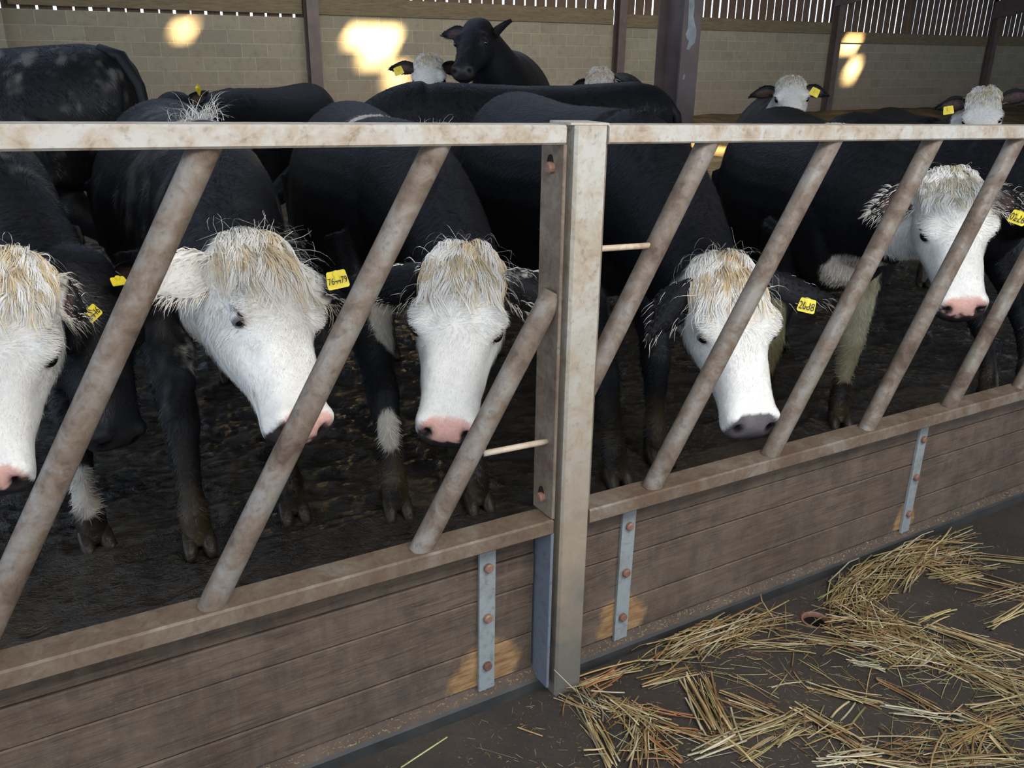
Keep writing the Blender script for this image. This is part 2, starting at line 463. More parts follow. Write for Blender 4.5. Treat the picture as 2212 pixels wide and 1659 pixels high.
# back wall in stepped bays, steel columns, head planks and space boarding
YW = 16.2
SCL = YW / 12.5
def wallp(px, py): return onY(px, py, YW)
cols_px = [(668, 34), (1333, 55), (1798, 80), (2134, 98)]
cx = [wallp(*c)[0] for c in cols_px]
bays = [(cx[0] - 4.86, cx[0], wallp(300, 27)[2], 0.0), (cx[0], cx[1], wallp(1000, 42)[2], .0), (cx[1], cx[2], wallp(1560, 66)[2], 0), (cx[2], cx[3], wallp(1960, 96)[2], 0), (cx[3], cx[3] + 7, wallp(2180, 99)[2], 0)]
X_L = cx[0] - 4.86
# left pier standing proud at the far left
mb = MB(); mb.box(-9, X_L, YW - .22, YW, -.6, 5.2); o = struct(mb.build('wall_left', M_BLOCK, loc=(X_L, YW - .22, bays[0][2])))
for i, (x0, x1, zt, _) in enumerate(bays):
    mb = MB(); mb.box(x0, x1, YW, YW + .22, -1.4, zt)
    struct(mb.build('wall_back' + ('.%03d' % i if i else ''), M_BLOCK, loc=(x0, YW, zt)))
    # plank along the wall head
    gap = .055 if i == 0 else 0.0
    mb = MB(); mb.box(x0 + .12, x1 - .14, YW - .05, YW + .02, zt + gap, zt + gap + (.30 if i < 2 else .27), 0, .006)
    struct(mb.build('trim_%d' % (i + 1), M_PLANK))
    # boarding with light gaps
    mb = MB(); x = x0 + .02; k = 0
    pitch = .256
    while x < x1:
        g = rng.uniform(.022, .055) if i < 3 else rng.uniform(.018, .032)
        if rng.random() < .08: g *= 1.5
        t1, t2 = rng.uniform(-.006, .006, 2)
        P = []
        for z, t in ((zt - .02, t1), (zt + 2.6, t2)):
            P += [(x + t, YW + .06, z), (x + pitch - g + t, YW + .06, z), (x + pitch - g + t, YW + .070, z), (x + t, YW + .070, z)]
        mb.hexa(P); x += pitch; k += 1
    struct(mb.build('wall_back_boarding' + ('.%03d' % i if i else ''), M_SLAT))


def i_beam(mb, x, y, z0, z1, b, h, tf=.012, tw=.009):
    """web along y, flanges facing the barrier and the wall"""
    mb.box(x - b / 2, x + b / 2, y - h / 2, y - h / 2 + tf, z0, z1)
    mb.box(x - b / 2, x + b / 2, y + h / 2 - tf, y + h / 2, z0, z1)
    mb.box(x - tw / 2, x + tw / 2, y - h / 2 + tf, y + h / 2 - tf, z0, z1)
    return mb


def roof_z(y): return 3.35 + (16.6 - y) * .21


names = ['purple-brown steel column against the block wall, left of the glowing wall patch', 'dark red-brown steel column at the wall behind the tall black cow', 'steel column at the wall, third along, with a dark rafter above it', 'rightmost steel column at the wall, above the white-faced cow by the wall']
for i, (x, lab) in enumerate(zip(cx, names)):
    root = empty('steel_column', (x, YW - .12, floor_z(x, YW)), lab, 'column', None)
    zt = roof_z(YW - .1) - .45 if i < 2 else 2.95 + (i == 2) * .1
    mb = i_beam(MB(), x, YW - .11, floor_z(x, YW) - .3, zt, .22 if i == 0 else .20, .20)
    mb.build('upright', M_COL, root)
    mb = MB()
    y0, y1 = YW - .02, 5.0
    za, zb = zt - .25, zt - .25 + (y0 - y1) * .21
    mb.hexa([(x - .09, y1, zb - .1), (x + .09, y1, zb - .1), (x + .09, y0, za - .12), (x - .09, y0, za - .12), (x - .09, y1, zb + .3), (x + .09, y1, zb + .3), (x + .09, y0, za + .35), (x - .09, y0, za + .35)])
    mb.build('rafter', M_COL, root)
# free standing column inside the pen
cp = atD(1489, 120, 5.6)
X_C, Y_C = cp[0], cp[1]
root = empty('steel_column', (X_C, Y_C, floor_z(X_C, Y_C)), 'nearest steel column, standing among the cattle, with grey peeled paint', 'column')
bm_ = i_beam(MB(), X_C, Y_C + .12, floor_z(X_C, Y_C) - .2, roof_z(Y_C) - .05, .155, .25, .014, .01); bm_.build('upright', M_COL, root)
# flaked paint showing grey primer on the front flange
a = NT('bare_grey_primer'); a.set(a.ramp(a.noise(a.pos(), 18, 4), [(.3, (.10, .115, .125)), (.7, (.19, .21, .22))]), .6)
yf = Y_C - .005 - .0018
def flake(pts_px):
    P = [onY(px, py, yf) for px, py in pts_px]
    n = len(P); P2 = [p + np.array([0, .0018, 0]) for p in P]
    return P + P2, [tuple(range(n)), tuple(range(2 * n - 1, n - 1, -1))] + [(i, i + n, (i + 1) % n + n, (i + 1) % n) for i in range(n)]
fk = MB()
fk.add(*flake([(1490, -40), (1488, 5), (1487, 38), (1486, 60), (1481, 74), (1484, 84), (1488, 88), (1486, 96), (1483, 106), (1488, 108), (1494, 99), (1501, 92), (1504, 76), (1504, 62), (1501, 52), (1498, 34), (1500, 18), (1501, -40)]))
fk.add(*flake([(1476, 162), (1475, 172), (1478, 172), (1480, 161)]))
fk.build('peeled_patch', a.m, root)
root['label'] = 'nearest steel column, standing among the cattle, with grey peeled paint'

# roof, its gaps placed to throw sun patches; added front screen, end wall
holes = []
for (px, py, hw, hh, Yp) in ((822, 100, .55, .62, YW), (800, 78, .9, .30, YW), (858, 165, .3, .3, YW), (1836, 95, .62, .34, YW), (1842, 150, .4, .42, YW), (394, 66, .26, .17, YW), (412, 55, .10, .05, YW), (420, 50, .06, .05, YW), (1530, 322, .9, .5, None)):
    if Yp is None:
        r_ = ray(px, py); r_ = r_ / np.linalg.norm(r_); k = 6.
        while (CAM + r_ * k)[2] > floor_z(*(CAM + r_ * k)[:2]) and k < 40: k += .05
        Yp = min((CAM + r_ * k)[1], YW - .02)
    w_ = onY(px, py, Yp)
    # meet the roof going back along the sun
    k = (roof_z(w_[1]) - w_[2]) / (-SUN_DIR[2] - .21 * SUN_DIR[1]) ; h_ = w_ - SUN_DIR * k
    holes.append((h_[0], h_[1], hw, hh))
xsplit = sorted({-9., 36.} | {h[0] - h[2] / 2 for h in holes} | {h[0] + h[2] / 2 for h in holes})
ysplit = sorted({-9., 16.9} | {h[1] - h[3] for h in holes} | {h[1] + h[3] for h in holes})
mb = MB()
for xa, xb in zip(xsplit, xsplit[1:]):
    for ya, yb in zip(ysplit, ysplit[1:]):
        xm, ym = (xa + xb) / 2, (ya + yb) / 2
        if any(abs(xm - h[0]) < h[2] / 2 and abs(ym - h[1]) < h[3] for h in holes): continue
        mb.add([(xa, ya, roof_z(ya)), (xb, ya, roof_z(ya)), (xb, yb, roof_z(yb)), (xa, yb, roof_z(yb))], [(0, 1, 2, 3)])
struct(mb.build('ceiling', M_ROOF, loc=(0, 0, 0)))
mb = MB(); mb.box(-9, 36, -9.2, -9, 3.0, 9); struct(mb.build('sun_screen_front', M_SLAT, loc=(0, -9.1, 3)))  # unseen screen added to keep direct sun off the passage
mb = MB(); mb.box(36, 36.2, -9, 17, -2, 8); struct(mb.build('wall_right', M_BLOCK, loc=(36, 0, 0)))

# kerb under the planks
mb = MB()
x0, x1 = -2.5, 6.5
prof = [(1.440, -.06), (1.440, .030), (1.446, .036), (1.475, .062), (1.52, .066), (1.52, -.06)]
for i in range(len(prof)):
    pass
n = len(prof)
P = [(x, y, z + SLOPE * x) for x in (x0, x1) for y, z in prof]
mb.add(P, [(i, (i + 1) % n, (i + 1) % n + n, i + n) for i in range(n)] + [tuple(range(n - 1, -1, -1)), tuple(range(n, 2 * n))])
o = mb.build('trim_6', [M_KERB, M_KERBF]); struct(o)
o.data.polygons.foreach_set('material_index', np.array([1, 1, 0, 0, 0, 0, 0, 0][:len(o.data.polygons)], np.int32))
# drain pipe set in the floor
mb = MB(); n = 32
P = []
for r, z in ((HR + .005, .004), (HR + .001, .007), (HR - .002, .003), (HR - .002, -.010), (HR - .002, -.35), (.0005, -.35)):
    P += [(HX + r * math.cos(2 * math.pi * k / n), HY + r * math.sin(2 * math.pi * k / n), z + SLOPE * HX) for k in range(n)]
mb.add(P, [(i * n + k, i * n + (k + 1) % n, (i + 1) * n + (k + 1) % n, (i + 1) * n + k) for i in range(5) for k in range(n)])
o = mb.build('drain_pipe', [M_BOLT, M_HOLE_SHADE], smooth=True, fmat=[int(i > 2) for i in range(5) for k in range(n)]); tag(o, 'rusty open pipe end sunk in the passage floor beside the straw', 'pipe')  # rust at the rim; bore coloured near-black for its inner shade

# ------------------------------------------------------------------ feed barrier


def plank_rows(root, xa, xb):
    zs = [.062, .158, .292, .395, .50]
    zs = [.060, .165, .305, .392, .49]
    for z0, z1 in zip(zs, zs[1:]):
        mb = MB(); dy = rng.uniform(-.002, .002)
        mb.box(xa, xb, Y_PL + dy, Y_PL + .036 + dy, z0 + .0012, z1 - .0012, SLOPE, .003)
        mb.build('plank', M_WOOD, root)


def hex_bolt(mb, x, y, z, r=.0095, ax='y', hgt=.009):
    P = []
    for q, rr in ((0, r), (hgt * .7, r), (hgt, r * .72)):
        for k in range(10):
            w = 2 * math.pi * k / 10
            if ax == 'y': P.append((x + rr * math.cos(w), y - q, z + rr * math.sin(w)))
            else: P.append((x - q, y + rr * math.cos(w), z + rr * math.sin(w)))
    mb.add(P, [(i * 10 + k, i * 10 + (k + 1) % 10, (i + 1) * 10 + (k + 1) % 10, (i + 1) * 10 + k) for i in range(2) for k in range(10)] + [tuple(range(20, 30))])


def strap(root, x, dx):
    mb = MB(); z0, z1 = .052, .474
    P = []
    for y in (Y_PL - .0095, Y_PL - .0015):
        P.append([(x - .021, y, z0 + SLOPE * x), (x + .021, y, z0 + SLOPE * x), (x + .021 + dx, y, z1 + SLOPE * x), (x - .021 + dx, y, z1 + SLOPE * x)])
    (a0, b0, c0, d0), (a1, b1, c1, d1) = P
    mb.hexa([a0, b0, b1, a1, d0, c0, c1, d1])
    s = mb.build('strap', M_STRAP, root)
    for z in (.397, .260, .123):
        b = MB(); hex_bolt(b, x + dx * (z - z0) / (z1 - z0), Y_PL - .0095, z + SLOPE * x, .0115, 'y', .011); auto_smooth(b.build('bolt', M_BOLT, s), 35)


YB = 1.432
def bar_pt(px, py): return onY(px, py, YB)
def diag(root, a, b, r=.0245):
    a, b = np.asarray(a), np.asarray(b); t = unit(b - a)
    mb = MB(); mb.tube([a, a + (b - a) * .25, a + (b - a) * .5, a + (b - a) * .75, b], r, 20)
    return auto_smooth(mb.build('diagonal_bar', M_BAR, root), 50)


XP0, XP1 = 0.994, 1.073         # the post between the panels
def sl(p, z): return np.array([p[0], p[1], z + SLOPE * p[0]])
Z_BR, Z_TR = .500, 1.345
left = empty('feed_barrier', (-.2, 1.45, .006), 'left panel of the diagonal feed barrier, in front of the nearest three white faces', 'feed barrier', 'diagonal feed barrier panels')
right = empty('feed_barrier', (2.6, 1.45, -.078), 'right panel of the diagonal feed barrier, beyond the post towards the straw', 'feed barrier', 'diagonal feed barrier panels')
for root, xa, xb in ((left, -1.5, .972), (right, 1.0745, 4.6)):
    auto_smooth(MB().box(xa, xb, 1.40, 1.462, 1.336, 1.3725, SLOPE, .004).build('top_rail', M_RAIL, root), 30)
    auto_smooth(MB().box(xa, xb, 1.40, 1.468, .472, .510, SLOPE, .004).build('bottom_rail', M_LOW, root), 30)
    plank_rows(root, xa + .0, xb - (.012 if root is left else 0))
for a_, b_ in (((-85, 1415), (452, 336)), ((450, 1300), (950, 327))):
    diag(left, sl(bar_pt(*a_), Z_BR), sl(bar_pt(*b_), Z_TR))
for xq in (-.60, -1.03):
    diag(left, [xq, YB, Z_BR + SLOPE * xq], [xq + .48, YB, Z_TR + SLOPE * (xq + .48)])
b3a, b3b = bar_pt(905, 1182), bar_pt(1186, 652)
diag(left, sl(b3a, Z_BR), [.973, YB, b3b[2] + .018])
b4b = bar_pt(1533, 308); b4a = bar_pt(1285, 803); b4a = b4a + (b4a - b4b) * ((b4a[0] - 1.068) / (b4b[0] - b4a[0]))
diag(right, b4a, sl(b4b, Z_TR))
for a_, b_ in (((1405, 1045), (1800, 306)), ((1660, 985), (2018, 303)), ((1870, 923), (2197, 308))):
    diag(right, sl(bar_pt(*a_), Z_BR), sl(bar_pt(*b_), Z_TR))
for xq in (2.513, 2.917, 3.32, 3.72):
    diag(right, [xq, YB, Z_BR + SLOPE * xq], [xq + .48, YB, Z_TR + SLOPE * (xq + .48)])
# end plates with bolts
pl = MB().vbox(.968, .976, 1.402, 1.482, .512, 1.336, .0015, SLOPE).build('end_plate', M_PLATE, left)
for z in (1.289, .552):
    # bolt, and a dark oval coloured as the shade of its slotted hole
    b = MB(); hex_bolt(b, .968, 1.442, z + SLOPE * .97, .012, 'x', .012); auto_smooth(b.build('bolt', M_BOLT, pl), 35)
    P = []
    for q in (0, .0012):
        for k in range(24):
            w = 2 * math.pi * k / 24; P.append((.9675 - q, 1.447 + .011 * math.cos(w), z + SLOPE * .97 + .006 + .019 * math.sin(w)))
    MB().add(P, [tuple(range(24, 48))] + [(k, (k + 1) % 24, (k + 1) % 24 + 24, k + 24) for k in range(24)]).build('slot_shade', M_HOLE_SHADE, pl)
MB().vbox(.968, .976, 1.402, 1.478, .035, .472, .0015, SLOPE).build('lower_end_plate', M_BLUE, left)
MB().vbox(1.0745, 1.0815, 1.412, 1.478, .512, 1.336, .0015, SLOPE).build('end_plate', M_PLATE, right)
for x_, dx_ in ((.812, .001), ): strap(left, onY(1047, 1450, Y_PL)[0], .003)
strap(right, onY(1337, 1350, Y_PL)[0], .003); strap(right, onY(1950, 1140, Y_PL)[0], -.004)
for root, p0, p1 in ((left, bar_pt(1044, 980), [.969, YB, 0]), (right, [1.074, YB, bar_pt(1300, 536)[2]], bar_pt(1408, 530))):
    p0, p1 = np.array(p0), np.array(p1)
    if root is left: p1[2] = bar_pt(1175, 955)[2]
    MB().tube([p0, (p0 + p1) / 2, p1], .0068, 12).build('rod', M_ROD, root, smooth=True)
# post
post = empty('barrier_post', ((XP0 + XP1) / 2, 1.44, SLOPE * 1.03), 'square steel post joining the two barrier panels, pale on top and dirty at the foot', 'post')
auto_smooth(MB().vbox(XP0, XP1, 1.400, 1.478, -.03, 1.3715, .006, SLOPE).build('upright', M_POST, post), 35)
auto_smooth(MB().box(XP0 - .010, XP1 + .003, 1.404, 1.478, 1.3715, 1.3765, SLOPE, .001).build('cap_plate', M_RAIL, post), 35)
from mathutils.kdtree import KDTree
# ------------------------------------------------------------------ cattle
EYE = np.array([.104, .208, -.042]); WHORL_Y = .212
BLACK = np.array([.0055, .0055, .0068]); WHITE = np.array([.72, .695, .645]); CREAM = np.array([.60, .47, .29]); TAN = np.array([.42, .27, .13])
PINK = np.array([.60, .35, .29]); MUD = np.array([.055, .038, .02]); DUST = np.array([.105, .10, .092])


def rodr(axis, a):
    axis = unit(axis); K = np.array([[0, -axis[2], axis[1]], [axis[2], 0, -axis[0]], [-axis[1], axis[0], 0]])
    return np.eye(3) + math.sin(a) * K + (1 - math.cos(a)) * K @ K


def frame(ydir, zdir):
    y = unit(ydir); z = np.asarray(zdir, float); z = unit(z - z @ y * y); return np.stack([np.cross(y, z), y, z], 1)


def sring(c, a, b, ra, rb, n=28, ex=2.3, squeeze=0.0):
    """superellipse ring; squeeze narrows the b>0 side"""
    w = np.arange(n) * 2 * math.pi / n; cs, sn = np.cos(w), np.sin(w)
    p = np.sign(cs) * np.abs(cs) ** (2 / ex); q = np.sign(sn) * np.abs(sn) ** (2 / ex)
    p = p * (1 - squeeze * np.clip(q, 0, 1) ** 1.5) if np.isscalar(squeeze) else p
    return np.asarray(c) + np.outer(p * ra, a) + np.outer(q * rb, b)


HEAD = [(-.075, .050, -.075, -.150), (-.05, .076, -.035, -.19), (-.015, .092, -.006, -.225), (.03, .101, .008, -.245), (.08, .107, .014, -.255), (.13, .111, .014, -.258),
        (.18, .110, .010, -.254), (.23, .102, .003, -.240), (.28, .090, -.004, -.215), (.33, .079, -.010, -.188), (.375, .074, -.016, -.166), (.41, .076, -.022, -.156),
        (.44, .081, -.030, -.154), (.464, .081, -.040, -.152), (.482, .070, -.054, -.146), (.494, .046, -.074, -.128)]


def head_rings(Rh, t, s):
    R = []
    for y, w, zt, zb in HEAD:
        n = 32; a = np.arange(n) * 2 * math.pi / n; cs, sn = np.cos(a), np.sin(a); ex = 2.7
        px = np.sign(cs) * np.abs(cs) ** (2 / ex) * w; q = np.sign(sn) * np.abs(sn) ** (2 / ex)
        low = np.clip(-q, 0, 1); px = px * (1 - (.36 if y < .36 else .14) * low ** 1.4)
        pz = (zt + zb) / 2 + q * (zt - zb) / 2
        R.append(t + s * (np.stack([px, np.full(n, y), pz], 1) @ Rh.T))
    return R


def ear_mesh(root, d, nrm, L=.19, w=.05, nu=12, nv=9):
    """a cupped leaf with thickness; nrm points out of the hollow"""
    d = unit(d); nrm = unit(np.asarray(nrm) - np.asarray(nrm) @ d * d); sd = np.cross(d, nrm)
    inn, out = [], []
    for i in range(nu):
        u = i / (nu - 1)
        wd = w * (0.42 + .58 * math.sin(math.pi * min(1, (u * .95) ** .8)) if u < .5 else (.42 * (1 - u) / .5 + .58 * math.sin(math.pi * (u * .95) ** .8)) + .02)
        for j in range(nv):
            v = -1 + 2 * j / (nv - 1)
            cup = (1 - v * v) * w * (.75 - .45 * u)
            p = root + d * L * u + sd * wd * v * (1 - .25 * (1 - u)) - nrm * cup - np.array([0, 0, .03]) * u * u
            th = (.011 * (1 - v * v) ** .5 + .0015) * (1 - .5 * u)
            inn.append(p + nrm * th * .3); out.append(p - nrm * th)
    V = inn + out; N = nu * nv; Fc = []
    for i in range(nu - 1):
        for j in range(nv - 1):
            a = i * nv + j; Fc.append((a, a + 1, a + nv + 1, a + nv)); Fc.append((N + a, N + a + nv, N + a + nv + 1, N + a + 1))
    for i in range(nu - 1):
        a = i * nv; Fc.append((a, a + nv, N + a + nv, N + a)); b = i * nv + nv - 1; Fc.append((b, N + b, N + b + nv, b + nv))
    for j in range(nv - 1):
        b = (nu - 1) * nv + j; Fc.append((b, b + 1, N + b + 1, N + b)); Fc.append((j, N + j, N + j + 1, j + 1))
    side = np.array([1] * N + [0] * N)
    uu = np.array([i / (nu - 1) for i in range(nu) for j in range(nv)] * 2)
    vv = np.array([-1 + 2 * j / (nv - 1) for i in range(nu) for j in range(nv)] * 2)
    return np.array(V), Fc, side, uu, vv, sd, nrm


def voxel_union(parts, vox, smooth_it):
    me = bpy.data.meshes.new('tmp'); Vs, Fs, n = [], [], 0
    for V, Fc in parts:
        Vs.append(V); Fs += [tuple(int(i) + n for i in f) for f in Fc]; n += len(V)
    me.from_pydata(np.concatenate(Vs).tolist(), [], Fs); me.update()
    o = bpy.data.objects.new('tmp', me); COL.objects.link(o)
    m = o.modifiers.new('r', 'REMESH'); m.mode = 'VOXEL'; m.voxel_size = vox; m.use_smooth_shade = True
    m = o.modifiers.new('s', 'SMOOTH'); m.factor = .5; m.iterations = smooth_it
    dg = bpy.context.evaluated_depsgraph_get(); e = o.evaluated_get(dg); me2 = bpy.data.meshes.new_from_object(e)
    V = np.zeros(len(me2.vertices) * 3); me2.vertices.foreach_get('co', V); V = V.reshape(-1, 3)
    N = np.zeros(len(V) * 3); me2.vertices.foreach_get('normal', N); N = N.reshape(-1, 3)
    L = np.zeros(len(me2.loops), np.int32); me2.loops.foreach_get('vertex_index', L)
    Q = L.reshape(-1, 4)
    bpy.data.objects.remove(o); bpy.data.meshes.remove(me); bpy.data.meshes.remove(me2)
    return V, N, Q


def sstep(a, b, x): t = np.clip((x - a) / (b - a), 0, 1); return t * t * (3 - 2 * t)


def strands(name, P, N, D, L, width, lift, droop, C, parent, segs=3, curl=0.0, curl_n=1.0):
    """tapered hair ribbons lying along D on the skin"""
    n = len(P); L = np.broadcast_to(L, n); D = D - (D * N).sum(1)[:, None] * N
    D = D / (np.linalg.norm(D, axis=1)[:, None] + 1e-9); S = np.cross(D, N)
    lift = np.broadcast_to(lift, n); ph = rng.uniform(0, 6.28, n); cur = rng.uniform(.4, 1, n) * curl
    width = np.broadcast_to(width, n); droop = np.broadcast_to(droop, n)
    V = np.zeros((n, segs + 1, 2, 3)); Cc = np.zeros((n, segs + 1, 2, 4))
    for k in range(segs + 1):
        t = k / segs
        c = P + D * (L * t)[:, None] + N * (lift * L * (t - .55 * t * t))[:, None]
        c = c + S * (np.sin(ph + t * 4.5 * curl_n) - np.sin(ph))[:, None] * (cur * L)[:, None] * .35
        c = c + N * ((np.cos(ph + t * 4.5 * curl_n) - np.cos(ph)) * cur * L * .25)[:, None]
        c[:, 2] -= droop * L * t * t
        w = width * (1 - t ** 1.6) * .5 + .00008
        V[:, k, 0] = c - S * w[:, None]; V[:, k, 1] = c + S * w[:, None]
        Cc[:, k, :, :3] = (C * (.82 + .25 * t))[:, None, :]; Cc[:, k, :, 3] = .5
    b = np.arange(n)[:, None] * (2 * (segs + 1)) + np.arange(segs)[None] * 2
    Q = np.stack([b, b + 1, b + 3, b + 2], -1).reshape(-1, 4)
    return tag(mesh(name, V.reshape(-1, 3), Q, M_HAIR, True, None, parent, Cc.reshape(-1, 4)), kind='stuff')


def sample(V, N, Q, mask, n):
    c = V[Q]; ar = np.linalg.norm(np.cross(c[:, 2] - c[:, 0], c[:, 3] - c[:, 1]), axis=1) * mask
    if ar.sum() <= 0: return None
    f = rng.choice(len(Q), n, p=ar / ar.sum()); u, v = rng.random((2, n))
    q = Q[f]; w = np.stack([(1 - u) * (1 - v), u * (1 - v), u * v, (1 - u) * v], 1)
    return (V[q] * w[..., None]).sum(1), (N[q] * w[..., None]).sum(1), q, w


def ear_tag(parent, c, nrm, up, text='', sc=1.0):
    nrm = unit(nrm); up = np.asarray(up, float); up = unit(up - up @ nrm * nrm); rt = np.cross(up, nrm)
    c = np.asarray(c)
    pts = []
    w, h, r = .026 * sc, .021 * sc, .006 * sc
    prof = []
    for (cx_, cy_, a0) in ((w - r, h - r, 0), (-(w - r), h - r, 90), (-(w - r), -(h - r), 180), (w - r, -(h - r), 270)):
        for k in range(5):
            a_ = math.radians(a0 + 22.5 * k); prof.append((cx_ + r * math.cos(a_), cy_ + r * math.sin(a_)))
    prof = [(x * (1 - .12 * (y > 0)), y) for x, y in prof]
    n = len(prof)
    P = [c + rt * x + up * y + nrm * (q * .0012 - .004 * (x / w) ** 2 * sc) for q in (-1, 1) for x, y in prof]
    mb = MB(); mb.add(P, [tuple(range(n - 1, -1, -1)), tuple(range(n, 2 * n))] + [(i, (i + 1) % n, (i + 1) % n + n, i + n) for i in range(n)])
    # the button and neck that pierce the ear
    bc = c + up * (h - .011 * sc)
    mb.tube([bc - up * .012 * sc - nrm * .001, bc + up * .006 * sc - nrm * .001], .007 * sc, 10)
    mb.tube([bc + up * .004 * sc - nrm * .012, bc + up * .004 * sc + nrm * .004], .008 * sc, 12)
    t = mb.build('ear_tag', M_TAG, parent)
    if text:
        cu = bpy.data.curves.new('txt', 'FONT'); cu.body = text; cu.size = .030 * sc; cu.align_x = 'CENTER'; cu.align_y = 'CENTER'; cu.extrude = .0002; cu.resolution_u = 3
        ob = bpy.data.objects.new('txt', cu); COL.objects.link(ob)
        me = bpy.data.meshes.new_from_object(ob.evaluated_get(bpy.context.evaluated_depsgraph_get()))
        v = np.array([x.co for x in me.vertices]); Fc = [tuple(p.vertices) for p in me.polygons]
        bpy.data.objects.remove(ob)
        wdt = v[:, 0].max() - v[:, 0].min(); k_ = min(1, .045 * sc / wdt); v = v * np.array([k_, max(.75, k_ * 1.45), 1])
        P = c + np.outer(v[:, 0], rt) + np.outer(v[:, 1] - .003 * sc, up) + np.outer(v[:, 2] + .0018 - .004 * (v[:, 0] / w) ** 2 * sc, nrm)
        mesh('tag_number', P, Fc, M_INK, False, None, t)
    return t


